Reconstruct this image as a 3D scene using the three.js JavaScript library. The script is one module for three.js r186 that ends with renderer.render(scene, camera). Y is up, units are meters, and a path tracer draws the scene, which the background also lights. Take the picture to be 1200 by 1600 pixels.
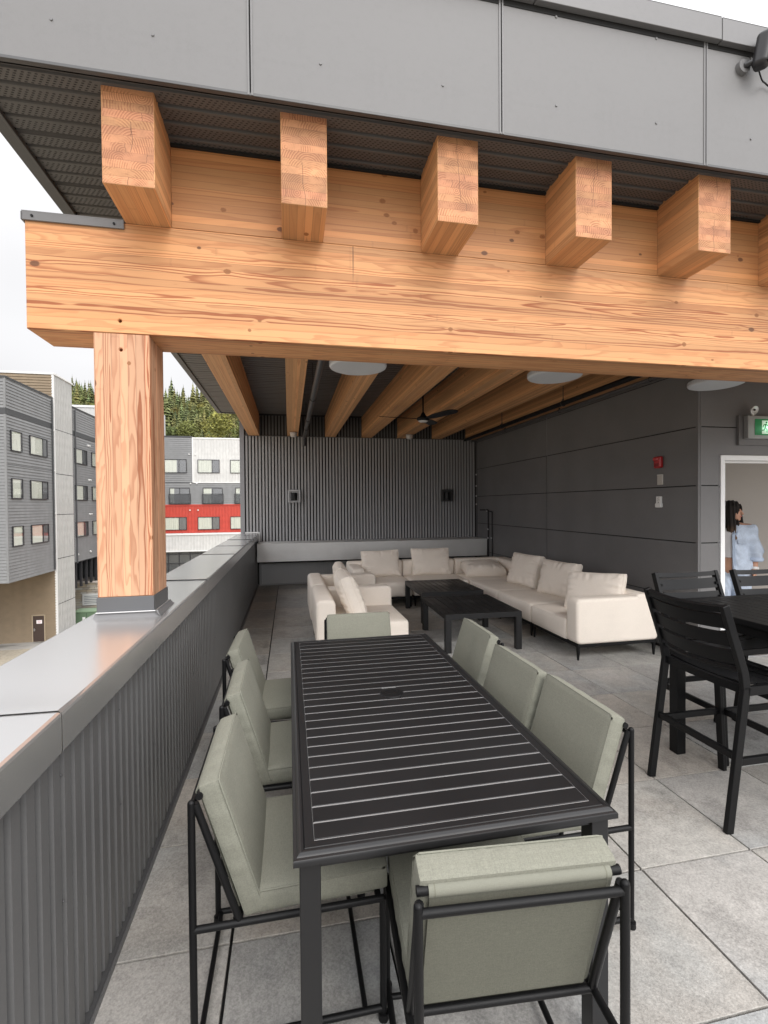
import * as THREE from 'three';
import { RoundedBoxGeometry } from 'three/addons/geometries/RoundedBoxGeometry.js';
import { mergeGeometries, mergeVertices, toCreasedNormals } from 'three/addons/utils/BufferGeometryUtils.js';
import { MarchingCubes } from 'three/addons/objects/MarchingCubes.js';

// ---------------------------------------------------------------- camera, sky, sun, exposure
const scene = new THREE.Scene();
const camera = new THREE.PerspectiveCamera(94.21, 768 / 1024, 0.05, 1500);
camera.position.set(0, 1.62, 0);
camera.rotation.set(-0.0148, -0.19697, -0.00835, 'YXZ');
const renderer = new THREE.WebGLRenderer({ antialias: true });
renderer.setSize(768, 1024);
renderer.toneMapping = THREE.LinearToneMapping;
renderer.toneMappingExposure = 1.43;
renderer.shadowMap.enabled = true;

const SUN = new THREE.Vector3(0.3, 0.8, 0.85).normalize();
const sun = new THREE.DirectionalLight(new THREE.Color(1.0, 0.95, 0.88), 0.8);
sun.position.copy(SUN).multiplyScalar(40);
sun.target.position.set(1, 0, -4);
sun.castShadow = true;
sun.shadow.radius = 45;
sun.shadow.mapSize.set(2048, 2048);
Object.assign(sun.shadow.camera, { left: -14, right: 14, top: 14, bottom: -14, near: 1, far: 90 });
scene.add(sun, sun.target);

// ---------------------------------------------------------------- noise
function rng(seed) { let s = seed >>> 0; return () => { s = (s + 0x6d2b79f5) | 0; let t = Math.imul(s ^ (s >>> 15), 1 | s); t = (t + Math.imul(t ^ (t >>> 7), 61 | t)) ^ t; return ((t ^ (t >>> 14)) >>> 0) / 4294967296; }; }
const H2 = (x, y) => { let h = Math.imul(x, 374761393) + Math.imul(y, 668265263); h = Math.imul(h ^ (h >>> 13), 1274126177); return ((h ^ (h >>> 16)) >>> 0) / 4294967296; };
function N2(x, y) {
  const ix = Math.floor(x), iy = Math.floor(y), fx = x - ix, fy = y - iy, u = fx * fx * (3 - 2 * fx), v = fy * fy * (3 - 2 * fy);
  const a = H2(ix, iy), b = H2(ix + 1, iy), c = H2(ix, iy + 1), d = H2(ix + 1, iy + 1);
  return a + (b - a) * u + (c - a) * v + (a - b - c + d) * u * v;
}
function fbm(x, y, o = 4) { let s = 0, a = 0.5, t = 0; for (let i = 0; i < o; i++) { s += a * N2(x, y); t += a; a *= 0.5; x = x * 2.03 + 17.3; y = y * 2.01 + 9.1; } return s / t; }
function N3(x, y, z) { return (N2(x + z * 1.7, y - z * 0.9) + N2(y * 1.1 + 31, z * 1.3 + x * 0.6) + N2(z + 57, x * 0.9 + y * 0.5)) / 3; }
const clamp = (x, a = 0, b = 1) => Math.min(b, Math.max(a, x)), lerp = (a, b, t) => a + (b - a) * t;
const sm = (a, b, x) => { const t = clamp((x - a) / (b - a)); return t * t * (3 - 2 * t); };
const toS = (l) => 255 * (l <= 0.0031308 ? 12.92 * l : 1.055 * Math.pow(l, 1 / 2.4) - 0.055);

// ---------------------------------------------------------------- overcast sky: brighter upward, sun glow raised behind the view to light the shelter
{
  const W = 512, H = 256, d = new Float32Array(W * H * 4), LZ = 1.3;
  for (let j = 0; j < H; j++) for (let i = 0; i < W; i++) {
    const el = ((j + 0.5) / H - 0.5) * Math.PI, az = ((i + 0.5) / W - 0.5) * 2 * Math.PI, y = Math.sin(el);
    const x = Math.cos(az) * Math.cos(el), z = Math.sin(az) * Math.cos(el), k = (j * W + i) * 4;
    const cosS = x * SUN.x + y * SUN.y + z * SUN.z;
    let L = y > 0 ? LZ * (0.43 + 0.28 * y) : LZ * 0.2;
    if (y > 0) {
      const q = 1 / (y + 0.25), c = fbm(x * q * 1.6 + 7, z * q * 1.6 + 3, 5);
      L *= 0.88 + 0.22 * c; L *= 1 + 2.1 * Math.pow(Math.max(0, cosS * 0.5 + 0.5), 3.6);
    }
    const b = y > 0 ? 1 : 0;
    d[k] = L * (b ? 0.99 : 0.95); d[k + 1] = L * (b ? 0.99 : 0.93); d[k + 2] = L * (b ? 1.01 : 0.88); d[k + 3] = 1;
  }
  const t = new THREE.DataTexture(d, W, H, THREE.RGBAFormat, THREE.FloatType);
  t.mapping = THREE.EquirectangularReflectionMapping; t.magFilter = THREE.LinearFilter; t.needsUpdate = true;
  scene.background = t; scene.environment = t;
}

// ---------------------------------------------------------------- helpers
const names = new Map();
function numbered(n) { const k = names.get(n) || 0; names.set(n, k + 1); return k ? n + '_' + String(k).padStart(3, '0') : n; }
function tag(o, label, category, group, kind) {
  if (label) o.userData.label = label; if (category) o.userData.category = category; if (group) o.userData.group = group; if (kind) o.userData.kind = kind;
  return o;
}
function thing(name, label, category, pos = [0, 0, 0], turn = 0, group) {
  const o = new THREE.Group(); o.name = numbered(name); o.position.set(...pos); o.rotation.y = turn; scene.add(o);
  return tag(o, label, category, group);
}
function M(name, geo, mat, parent = scene) {
  if (Array.isArray(geo)) geo = merge(geo);
  const m = new THREE.Mesh(geo, mat); m.name = parent === scene ? numbered(name) : name; m.castShadow = m.receiveShadow = true; parent.add(m); return m;
}
function copyOf(root, label, pos, turn = 0) {
  const r = root.clone(); const base = root.name.replace(/_\d{3}$/, ''); r.name = numbered(base); r.userData = { ...root.userData }; if (label) r.userData.label = label;
  r.position.set(...pos); r.rotation.set(0, turn, 0); scene.add(r); return r;
}
function merge(list) {
  return mergeGeometries(list.map((g) => { const q = g.index ? g.toNonIndexed() : g; for (const k of Object.keys(q.attributes)) if (!['position', 'normal', 'uv'].includes(k)) q.deleteAttribute(k); return q; }));
}
// uv in metres, projected along each face's main axis; u runs along the grain axis (0 x, 1 y, 2 z)
function uvm(g, grain = 0, ou = 0, ov = 0) {
  g = g.index ? g.toNonIndexed() : g;
  const p = g.attributes.position, n = p.count, uv = new Float32Array(n * 2), a = new THREE.Vector3(), b = new THREE.Vector3(), c = new THREE.Vector3();
  for (let i = 0; i < n; i += 3) {
    a.fromBufferAttribute(p, i); b.fromBufferAttribute(p, i + 1); c.fromBufferAttribute(p, i + 2);
    const nx = Math.abs((b.y - a.y) * (c.z - a.z) - (b.z - a.z) * (c.y - a.y)), ny = Math.abs((b.z - a.z) * (c.x - a.x) - (b.x - a.x) * (c.z - a.z)), nz = Math.abs((b.x - a.x) * (c.y - a.y) - (b.y - a.y) * (c.x - a.x));
    const dom = nx >= ny && nx >= nz ? 0 : ny >= nz ? 1 : 2, others = [0, 1, 2].filter((k) => k !== dom);
    let U = grain, V; if (grain === dom) { U = others[0]; V = others[1]; } else V = others.find((k) => k !== grain);
    [a, b, c].forEach((v, k) => { uv[(i + k) * 2] = v.getComponent(U) + ou; uv[(i + k) * 2 + 1] = v.getComponent(V) + ov + (dom === 1 ? 0.137 : 0); });
  }
  g.setAttribute('uv', new THREE.BufferAttribute(uv, 2)); return g;
}
const at = (g, x, y, z) => g.translate(x, y, z);
function box(x0, x1, y0, y1, z0, z1, r = 0.003) {
  if (x1 < x0) [x0, x1] = [x1, x0]; if (y1 < y0) [y0, y1] = [y1, y0]; if (z1 < z0) [z0, z1] = [z1, z0];
  const w = x1 - x0, h = y1 - y0, d = z1 - z0, g = r > 0 ? new RoundedBoxGeometry(w, h, d, 1, Math.min(r, w * 0.45, h * 0.45, d * 0.45)) : new THREE.BoxGeometry(w, h, d);
  return uvm(g.translate((x0 + x1) / 2, (y0 + y1) / 2, (z0 + z1) / 2));
}
const plainBox = (x0, x1, y0, y1, z0, z1) => box(x0, x1, y0, y1, z0, z1, 0);
function tube(a, b, r, seg = 10) {
  const A = new THREE.Vector3(...a), B = new THREE.Vector3(...b), d = B.clone().sub(A), g = new THREE.CylinderGeometry(r, r, d.length(), seg, 1);
  g.applyQuaternion(new THREE.Quaternion().setFromUnitVectors(new THREE.Vector3(0, 1, 0), d.normalize())); g.translate((A.x + B.x) / 2, (A.y + B.y) / 2, (A.z + B.z) / 2); return g.toNonIndexed();
}
function bar(a, b, w, h, up = [0, 0, 1], r = 0.004) { // rectangular bar from a to b; w along 'up' hint, h across
  const A = new THREE.Vector3(...a), B = new THREE.Vector3(...b), d = B.clone().sub(A), L = d.length(); d.normalize();
  const U = new THREE.Vector3(...up); U.addScaledVector(d, -U.dot(d)).normalize(); const V = new THREE.Vector3().crossVectors(U, d);
  const g = new RoundedBoxGeometry(w, L, h, 1, Math.min(r, w * 0.4, h * 0.4)); g.applyMatrix4(new THREE.Matrix4().makeBasis(U, d, V.clone()));
  g.translate((A.x + B.x) / 2, (A.y + B.y) / 2, (A.z + B.z) / 2); return uvm(g);
}
// a sheet that follows an open profile [[a, b], ...] and runs from t0 to t1; put(a, b, t) places a point
function sheet(profile, t0, t1, put) {
  const P = [], uv = []; let s = 0;
  for (let i = 0; i + 1 < profile.length; i++) {
    const [a0, b0] = profile[i], [a1, b1] = profile[i + 1], L = Math.hypot(a1 - a0, b1 - b0);
    const q = [put(a0, b0, t0), put(a1, b1, t0), put(a1, b1, t1), put(a0, b0, t1)], u = [[s, t0], [s + L, t0], [s + L, t1], [s, t1]];
    for (const k of [0, 1, 2, 0, 2, 3]) { P.push(...q[k]); uv.push(...u[k]); }
    s += L;
  }
  const g = new THREE.BufferGeometry(); g.setAttribute('position', new THREE.Float32BufferAttribute(P, 3)); g.setAttribute('uv', new THREE.Float32BufferAttribute(uv, 2)); g.computeVertexNormals(); return g;
}
// box-rib metal profile from a0 to a1: crowns at b = depth
function ribs(a0, a1, pitch, crown, depth, flank = 0.006) {
  const p = []; for (let a = a0; a < a1 - 1e-6; a += pitch) { const e = Math.min(a1, a + pitch); p.push([a, 0], [Math.min(e, a + pitch - crown - 2 * flank), 0], [Math.min(e, a + pitch - crown - flank), depth], [Math.min(e, a + pitch - flank), depth]); } p.push([a1, 0]); return p;
}
function splitAxis(g, axis) { // [faces that look along the axis, the rest]
  g = g.index ? g.toNonIndexed() : g; const n = g.attributes.normal, A = [], B = [];
  for (let i = 0; i < n.count; i += 3) { const s = Math.abs(n.getComponent(i, axis)) + Math.abs(n.getComponent(i + 1, axis)) + Math.abs(n.getComponent(i + 2, axis)); (s > 2.7 ? A : B).push(i, i + 1, i + 2); }
  return [A, B].map((ids) => { const r = new THREE.BufferGeometry(); for (const k of ['position', 'normal', 'uv']) { const a = g.attributes[k], o = new Float32Array(ids.length * a.itemSize); ids.forEach((id, j) => { for (let c = 0; c < a.itemSize; c++) o[j * a.itemSize + c] = a.array[id * a.itemSize + c]; }); r.setAttribute(k, new THREE.BufferAttribute(o, a.itemSize)); } return r; });
}

// ---------------------------------------------------------------- textures
function tex(W, H, mu, mv, fn, srgb = true, wrap = THREE.RepeatWrapping) { // fn(u metres, v metres, i, j) -> [r,g,b] linear 0..1 (srgb) or a grey
  const d = new Uint8Array(W * H * 4);
  for (let j = 0; j < H; j++) for (let i = 0; i < W; i++) {
    const c = fn((i + 0.5) / W * mu, (j + 0.5) / H * mv, i, j), k = (j * W + i) * 4;
    if (typeof c === 'number') { const v = clamp(c) * 255; d[k] = d[k + 1] = d[k + 2] = v; } else for (let q = 0; q < 3; q++) d[k + q] = srgb ? clamp(toS(clamp(c[q])), 0, 255) : clamp(c[q]) * 255;
    d[k + 3] = 255;
  }
  const t = new THREE.DataTexture(d, W, H); t.magFilter = THREE.LinearFilter; t.minFilter = THREE.LinearMipmapLinearFilter; t.generateMipmaps = true; t.wrapS = t.wrapT = wrap; if (srgb) t.colorSpace = THREE.SRGBColorSpace;
  t.repeat.set(1 / mu, 1 / mv); t.needsUpdate = true; return t;
}
const MIR = THREE.MirroredRepeatWrapping;
const mixc = (a, b, t) => [lerp(a[0], b[0], t), lerp(a[1], b[1], t), lerp(a[2], b[2], t)];
const mulc = (a, k) => [a[0] * k, a[1] * k, a[2] * k];
// glued-laminated softwood: boards stacked across v, each with its own sawn figure; knots and finger joints
function gluelam(W, H, mu, mv, o) {
  const R = rng(o.seed), L = [], n = Math.ceil(mv / o.lam) + 1;
  for (let i = 0; i < n; i++) {
    const flat = R() < (o.flat ?? 0.5);
    L.push({ dz: flat ? 0.004 + 0.03 * R() : 0.07 + 0.08 * R(), yc: (R() - 0.5) * o.lam * (flat ? 1.0 : 3), sp: (flat ? 0.008 + 0.008 * R() : 0.005 + 0.004 * R()), tone: 0.78 + 0.38 * R(), red: R(), tilt: (R() - 0.5) * 0.035, s: R() * 500, con: (o.con ?? 0.8) * (flat ? 1 : 0.36) * (0.65 + 0.45 * R()), fj: R() * mu });
  }
  const K = []; for (let i = 0; i < (o.knots ?? 10); i++) K.push({ u: R() * mu, v: R() * mv, r: 0.006 + 0.009 * R(), d: R() });
  const E = o.early ?? [0.66, 0.342, 0.152], D = o.late ?? [0.35, 0.11, 0.036];
  return tex(W, H, mu, mv, (u, v) => {
    const li = Math.floor(v / o.lam), l = L[li], vl = v - (li + 0.5) * o.lam;
    let bend = 0, kn = 0, kc = 0;
    for (const k of K) { const du = (u - k.u) / (1.6 + 2 * k.d), dv = v - k.v, q = (du * du + dv * dv) / (k.r * k.r); if (q < 20) { bend += 0.012 * Math.exp(-q * 0.35) * Math.sign(dv || 1); } const q2 = ((u - k.u) ** 2 / (1 + 1.6 * k.d) + dv * dv) / (k.r * k.r) * (0.8 + 0.4 * N2(u * 300, v * 300)); if (q2 < 1.6) { kn = Math.max(kn, 1 - sm(0.55, 1.25, q2)); kc = k.d; } }
    const y = vl - l.yc + 0.011 * (fbm(u * 1.7 + l.s, 3.1, 3) - 0.5) + bend, z = l.dz + l.tilt * (u - mu / 2) + 0.03 * (fbm(u * 1.1 + l.s, 8.7, 2) - 0.5);
    let r = Math.hypot(y, z) + 0.0085 * (o.wild ?? 1) * (fbm(u * 4.0 + l.s, v * 24, 3) - 0.5);
    const ph = r / l.sp, f = ph - Math.floor(ph), w = 0.75 + 0.5 * H2(Math.floor(ph), Math.floor(l.s));
    const late = sm(0.42, 0.86, f) * (1 - sm(0.92, 1.0, f)) * w;
    const fib = N2(u * 28, v * 900) * 0.5 + N2(u * 9, v * 300) * 0.5;
    let c = mixc(E, D, clamp(late * l.con + 0.1 * (fib - 0.5)));
    c = mulc(c, l.tone * (0.92 + 0.16 * fbm(u * 0.9 + l.s, v * 3, 2)) * (0.96 + 0.08 * fib)); c[1] *= 1 - 0.09 * l.red; c[2] *= 1 - 0.14 * l.red;
    const e = Math.min(vl + o.lam / 2, o.lam / 2 - vl); if (e < 0.0016) c = mulc(c, 0.78);
    const zig = Math.abs(((v * 160) % 1) - 0.5) * 0.022; if (Math.abs(u - l.fj - zig) < 0.0016) c = mulc(c, 0.72);
    if (kn > 0) c = mixc(c, kc > 0.8 ? [0.1, 0.035, 0.012] : mixc([0.32, 0.12, 0.035], [0.2, 0.07, 0.02], N2(u * 500, v * 500)), kn * 0.85);
    if (o.stain) { const q = o.stain(u, v); if (q > 0) c = mulc(c, 1 - q); }
    return c;
  }, true, MIR);
}
const T = {};
T.beam = gluelam(2048, 512, 4.8, 0.57, { seed: 11, lam: 0.0365, flat: 0.42, con: 1.05, wild: 1.5, knots: 13, stain: (u, v) => 0.6 * sm(0.52, 0.0, Math.abs(u - 1.59) * 16) * sm(0.25, 0.55, v) * sm(0.35, 0.7, N2(u * 130, v * 9)) });
T.post = gluelam(1024, 512, 1.7, 0.3, { seed: 5, lam: 0.0375, flat: 0.45, con: 1.25, knots: 3, wild: 2.2, early: [0.64, 0.37, 0.225], late: [0.35, 0.12, 0.05] });
T.side = gluelam(1024, 512, 3.2, 0.47, { seed: 23, lam: 0.038, flat: 0.35, con: 0.6, knots: 10, early: [0.64, 0.36, 0.17], late: [0.37, 0.15, 0.055] });
T.block = gluelam(1024, 512, 2.6, 0.44, { seed: 37, lam: 0.036, flat: 0.15, con: 0.5, knots: 22, early: [0.56, 0.28, 0.112], late: [0.34, 0.12, 0.04] });
// sawn beam ends: growth rings, one board over another, with drying checks
{
  const R = rng(77), lam = 0.036, B = []; for (let i = 0; i < 40; i++) B.push({ cx: (R() - 0.5) * 0.2, cy: (R() - 0.75) * 0.09, t: 0.8 + 0.36 * R(), red: R(), sp: 0.008 + 0.005 * R(), ck: (R() - 0.5) * 0.18, ca: (R() - 0.5) * 1.2 });
  T.end = tex(512, 1024, 0.44, 0.88, (u, v) => {
    const row = Math.floor(v / lam), col = u > 0.22 ? 1 : 0, b = B[(row * 2 + col) % 40], x = u - 0.11 - col * 0.22, y = v - (row + 0.5) * lam;
    const r = Math.hypot(x - b.cx, y - b.cy) + 0.004 * (fbm(x * 40 + row * 9, y * 40, 3) - 0.5), f = (r / b.sp) % 1;
    let c = mixc([0.55, 0.275, 0.13], [0.27, 0.095, 0.036], sm(0.25, 0.85, f) * (1 - sm(0.88, 1, f)) * 0.7 * sm(0.3, 0.6, fbm(x * 22 + row * 5, y * 30 + col * 3, 3)));
    c = mulc(c, b.t * (0.68 + 0.6 * fbm(u * 14, v * 20, 5))); c[1] *= 1 - 0.1 * b.red;
    const ck = Math.abs(x - b.ck - b.ca * 0.5 * y + 0.012 * (fbm(y * 70, row, 3) - 0.5)); if (b.red > 0.62 && ck < 0.0011) c = mulc(c, 0.42); const gc = Math.abs(x - 0.02 * Math.sin(v * 5 + col * 2) - 0.03 * (fbm(v * 14, col * 9.1, 3) - 0.5)); if (gc < 0.0012 && N2(v * 9, col * 5 + 3) > 0.5) c = mulc(c, 0.4);
    if (Math.abs(y) > lam / 2 - 0.0008) c = mulc(c, 0.68);
    const rad = fbm(Math.atan2(y - b.cy, x - b.cx) * 40, r * 8, 2); return mulc(c, 0.9 + 0.2 * rad);
  });
}
// porcelain paver: cloudy grey with beige drifts
T.stone = tex(1536, 1536, 2.4, 2.4, (u, v) => {
  const w = fbm(u * 2.1, v * 2.1, 4), a = fbm(u * 3.4 + w * 1.6, v * 3.4 - w * 1.2 + 40, 5), b = fbm(u * 26 + a * 2, v * 17 + 9, 4), g = N2(u * 330, v * 330), g2 = N2(u * 140 + 5, v * 140);
  const k = 0.74 + 0.3 * a + 0.3 * (b - 0.5) + 0.3 * (g - 0.5) + 0.26 * (g2 - 0.5) - 0.16 * sm(0.62, 0.8, fbm(u * 5 + 3, v * 5 + 8, 4)), warm = 0.8 * sm(0.46, 0.72, fbm(u * 1.7 + 11, v * 2.3 + 5, 4));
  return mulc(mixc([0.41, 0.408, 0.395], [0.445, 0.42, 0.39], warm), k);
}, true, MIR);
T.stoneB = tex(1024, 1024, 1.2, 1.2, (u, v) => 0.55 * fbm(u * 40, v * 40, 3) + 0.45 * N2(u * 260, v * 260), false, MIR);
T.weave = tex(512, 512, 0.16, 0.16, (u, v) => { const a = u * 620, b = v * 620, k = (Math.floor(a) + Math.floor(b)) % 2; return 0.35 + 0.4 * Math.abs(Math.sin((k ? a : b) * Math.PI)) + 0.25 * N2(u * 900, v * 900); }, false);
const fabric = (c0, amt, seed) => tex(512, 512, 0.4, 0.4, (u, v) => mulc(c0, 1 - amt / 2 + amt * (0.5 * N2(u * 640 + seed, v * 640) + 0.3 * N2(u * 1270, v * 90) + 0.2 * N2(u * 90, v * 1270)) + 0.1 * (fbm(u * 6, v * 6, 3) - 0.5)), true, MIR);
T.sage = fabric([0.212, 0.212, 0.172], 0.55, 3);
T.cream = fabric([0.84, 0.765, 0.68], 0.18, 9);
T.speck = tex(512, 512, 0.6, 0.6, (u, v) => { const k = 0.94 + 0.1 * (N2(u * 700, v * 700) - 0.5) + 0.1 * fbm(u * 45, v * 45, 3) + 0.06 * (fbm(u * 5, v * 5, 3) - 0.5); return [k, k, k]; }, true, MIR);
T.grime = tex(512, 512, 1.6, 1.6, (u, v) => { const k = 0.86 + 0.2 * (fbm(u * 3, v * 3, 5) - 0.3) + 0.07 * (N2(u * 200, v * 200) - 0.5); return [k, k * 0.995, k * 0.985]; }, true, MIR);
T.rough = tex(512, 512, 1.3, 1.3, (u, v) => 0.62 + 0.5 * (fbm(u * 4, v * 4, 5) - 0.5), false, MIR);
T.pebble = tex(256, 256, 0.12, 0.12, (u, v) => fbm(u * 160, v * 160, 3), false, MIR);
T.denim = tex(256, 256, 0.2, 0.2, (u, v) => mulc([0.5, 0.57, 0.68], 0.8 + 0.3 * N2(u * 500, v * 150) + 0.35 * (fbm(u * 18, v * 18, 3) - 0.5)), true, MIR);
T.ground = tex(1024, 1024, 22, 22, (u, v) => { const a = fbm(u * 0.9, v * 0.9, 5), g = fbm(u * 9, v * 9, 3); return mulc(mixc([0.3, 0.27, 0.22], [0.42, 0.36, 0.27], a), 0.75 + 0.5 * g); }, true, MIR);
T.concrete = tex(1024, 1024, 16, 16, (u, v) => { const a = fbm(u * 0.7, v * 0.7, 5), st = sm(0.55, 0.7, fbm(u * 0.5 + 4, v * 2.6, 4)); return mulc([0.4, 0.38, 0.35], (0.75 + 0.4 * a) * (1 - 0.45 * st)); }, true, MIR);

const lin = (r, g, b) => new THREE.Color().setRGB(r, g, b);
function mat(c, rough, metal = 0, o = {}) { return new THREE.MeshStandardMaterial({ color: Array.isArray(c) ? lin(...c) : c, roughness: rough, metalness: metal, ...o }); }
function blk(c, r, o = {}) { return new THREE.MeshPhysicalMaterial({ color: lin(c, c, c * 1.06), roughness: r, specularIntensity: 0.4, ...o }); }
const MT = {
  beam: mat([1, 1, 1], 0.62, 0, { map: T.beam }), post: mat([1, 1, 1], 0.62, 0, { map: T.post }), side: mat([1, 1, 1], 0.6, 0, { map: T.side }), block: mat([1, 1, 1], 0.55, 0, { map: T.block }), end: mat([1, 1, 1], 0.7, 0, { map: T.end }),
  stone: mat([1, 1, 1], 0.7, 0, { map: T.stone, bumpMap: T.stoneB, bumpScale: 0.0012 }),
  fascia: mat([0.178, 0.176, 0.177], 0.6, 0, { map: T.speck }), fasciaTrim: mat([0.16, 0.158, 0.16], 0.5, 0.1, { map: T.speck }),
  darkMetal: mat([0.075, 0.075, 0.078], 0.42, 0.0, { map: T.grime }), clad: mat([0.13, 0.13, 0.131], 0.45, 0, { map: T.grime }), cap: mat([0.66, 0.655, 0.65], 0.25, 0.78),
  slat: mat([0.35, 0.35, 0.355], 0.45, 0), ledge: mat([0.7, 0.7, 0.69], 0.4, 0.3, { map: T.grime }),
  soffit: mat([0.1, 0.097, 0.095], 0.5, 0), soffitHole: mat([0.03, 0.03, 0.03], 0.9),
  panel: mat([0.175, 0.172, 0.175], 0.5, 0, { map: T.grime }), gap: mat([0.012, 0.012, 0.012], 0.9),
  black: blk(0.009, 0.42), blackGloss: blk(0.011, 0.32), blackTable: blk(0.014, 0.6, { specularIntensity: 0.8, roughnessMap: T.rough }), blackTex: blk(0.0075, 0.38, { bumpMap: T.pebble, bumpScale: 0.0002 }),
  sage: mat([1, 1, 1], 0.95, 0, { map: T.sage, bumpMap: T.weave, bumpScale: 0.0006 }), cream: mat([1, 1, 1], 0.95, 0, { map: T.cream, bumpMap: T.weave, bumpScale: 0.0005 }),
  white: mat([0.75, 0.75, 0.74], 0.45), frameWhite: mat([0.86, 0.86, 0.86], 0.4), steel: mat([0.5, 0.5, 0.5], 0.3, 0.9), taupe: mat([0.42, 0.385, 0.35], 0.8), sling: mat([0.62, 0.62, 0.6], 0.95, 0, { map: T.sage, bumpMap: T.weave, bumpScale: 0.0006 }), glintStrip: mat([0.36, 0.36, 0.36], 0.4, 0.4),
};
// ================================================================ the roof deck floor
{
  const deck = M('floor', plainBox(-0.66, 9.2, -0.3, -0.026, -10.0, 5.0), MT.gap); tag(deck, 'grey stone paver roof deck', null, null, 'structure');
  const R = rng(4), pitch = 0.58, gap = 0.008;
  const xs = [-0.635]; for (let x = -0.229; x < 8.7; x += pitch) xs.push(x);
  const zs = []; for (let k = -6; k <= 15; k++) zs.push(-1.82 - 0.5835 * k);
  zs.sort((a, b) => a - b); if (zs[0] > -9.98) zs.unshift(-9.98); else zs[0] = -9.98;
  const cache = new Map(), tint = [[1, 1, 1], [0.9, 0.92, 0.94], [1.07, 1.03, 0.98], [0.95, 0.94, 0.92]].map((c) => { const m = MT.stone.clone(); m.color = lin(...c); return m; });
  const paver = (w, d, v) => { const k = [w.toFixed(3), d.toFixed(3), v].join(); if (!cache.has(k)) cache.set(k, uvm(new RoundedBoxGeometry(w, 0.02, d, 1, 0.0022), v % 2 ? 2 : 0, v * 0.61, v * 0.83)); return cache.get(k); };
  const rest = [];
  for (let i = 0; i + 1 < xs.length; i++) for (let j = 0; j + 1 < zs.length; j++) {
    const w = xs[i + 1] - xs[i] - (i < 2 ? 0.011 : gap), d = zs[j + 1] - zs[j] - gap, cx = (xs[i] + xs[i + 1]) / 2, cz = (zs[j] + zs[j + 1]) / 2;
    if (cx > 4.4 && cz < -4.35) continue;
    const v = Math.floor(R() * 8), y = -0.01 + (R() - 0.5) * 0.0016, t = tint[Math.floor(R() * 4)];
    if (cz > 0.6 || cx > 6.2) { const g = paver(w, d, v).clone(); g.translate(cx, y, cz); rest.push(g); continue; }
    const m = M('paver', paver(w, d, v), t, deck); m.position.set(cx, y, cz);
  }
  const far = M('paver_field', merge(rest), MT.stone, deck); far.userData.kind = 'stuff';
}
// ================================================================ the building below and behind
{
  const b = M('building_wall', [plainBox(-0.9, 9.2, -8.2, -0.31, -10.3, 5.0)], MT.fascia); tag(b, 'grey lower storeys of the building under the roof deck', null, null, 'structure');
}
// ================================================================ parapet on the left
{
  const t = thing('parapet_wall', 'long grey metal clad parapet wall with a wide glossy cap along the left edge', 'parapet wall');
  M('core', plainBox(-0.93, -0.665, -0.02, 1.045, -10.0, 3.0), MT.gap, t);
  const prof = [];
  for (let k = 0; k < 12; k++) {           // sheets about 1.07 m wide, lapped
    const a0 = -9.98 + k * 16 * 0.0668, a1 = Math.min(3.0, a0 + 16 * 0.0668);
    M('corrugated_sheet', sheet(ribs(a0, a1, 0.0668, 0.038, 0.022, 0.0065), 0.028, 0.955, (a, b, y) => [-0.66 + b, y, a]), MT.clad, t);
  }
  const scr = []; for (let k = 0; k < 60; k++) for (const y of [0.12, 0.5, 0.86]) { if (k % 2) continue; const g = new THREE.SphereGeometry(0.0045, 6, 4); g.translate(-0.639, y + 0.01 * Math.sin(k * 7), -9.9 + (k * 3.5) * 0.0668); if (-9.9 + k * 3.5 * 0.0668 < 2.9) scr.push(uvm(g)); }
  const sc = M('screws', merge(scr), MT.darkMetal, t); sc.userData.kind = 'stuff';
  M('base_flashing', [plainBox(-0.662, -0.624, 0.001, 0.026, -9.98, 3.0)], MT.darkMetal, t);
  M('edge_trim', box(-0.634, -0.618, 0.0, 0.02, -9.98, 3.0, 0.002), MT.clad, t);
  const joints = [3.0, 0.96, -1.43, -3.78, -5.72, -6.9, -8.12, -9.3, -9.89];
  const R = rng(8);
  for (let i = 0; i + 1 < joints.length; i++) {
    const z1 = joints[i] - 0.0018, z0 = joints[i + 1] + 0.0018, y = 1.07 + (R() - 0.5) * 0.004;
    // folded cap: outer drop, nearly flat top, inner drop, drip kick
    const p = [[-0.995, 0.92], [-1.005, 0.94], [-1.005, y - 0.012], [-1.0, y - 0.003], [-0.992, y], [-0.622, y - 0.004], [-0.6135, y - 0.007], [-0.611, y - 0.014], [-0.611, 0.957], [-0.634, 0.938], [-0.645, 0.938]];
    const n = 14, list = []; for (let s = 0; s < n; s++) { const a = lerp(z0, z1, 1 - (1 - s / n) ** 2), b = lerp(z0, z1, 1 - (1 - (s + 1) / n) ** 2); list.push(sheet(p, a, b, (X, Y, z) => { const e = (z - z0) / (z1 - z0), sag = (X > -0.98 && X < -0.63 ? 0.0022 * Math.sin(e * 9 + i) : 0) - (X < -0.62 ? 0.0045 * sm(0.93, 1, e) : 0); return [X, Y - sag, z]; })); }
    // split at sharp folds, smooth along the run
    M('cap_section', toCreasedNormals(merge(list), 0.12), MT.cap, t);
    if (i > 0) M('splice_plate', [box(-0.99, -0.625, 1.052, 1.0605, z1 - 0.05, z1 + 0.05, 0.001), box(-0.622, -0.6155, 0.96, 1.058, z1 - 0.05, z1 + 0.05, 0.001)], MT.ledge, t);
  }
}
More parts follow.
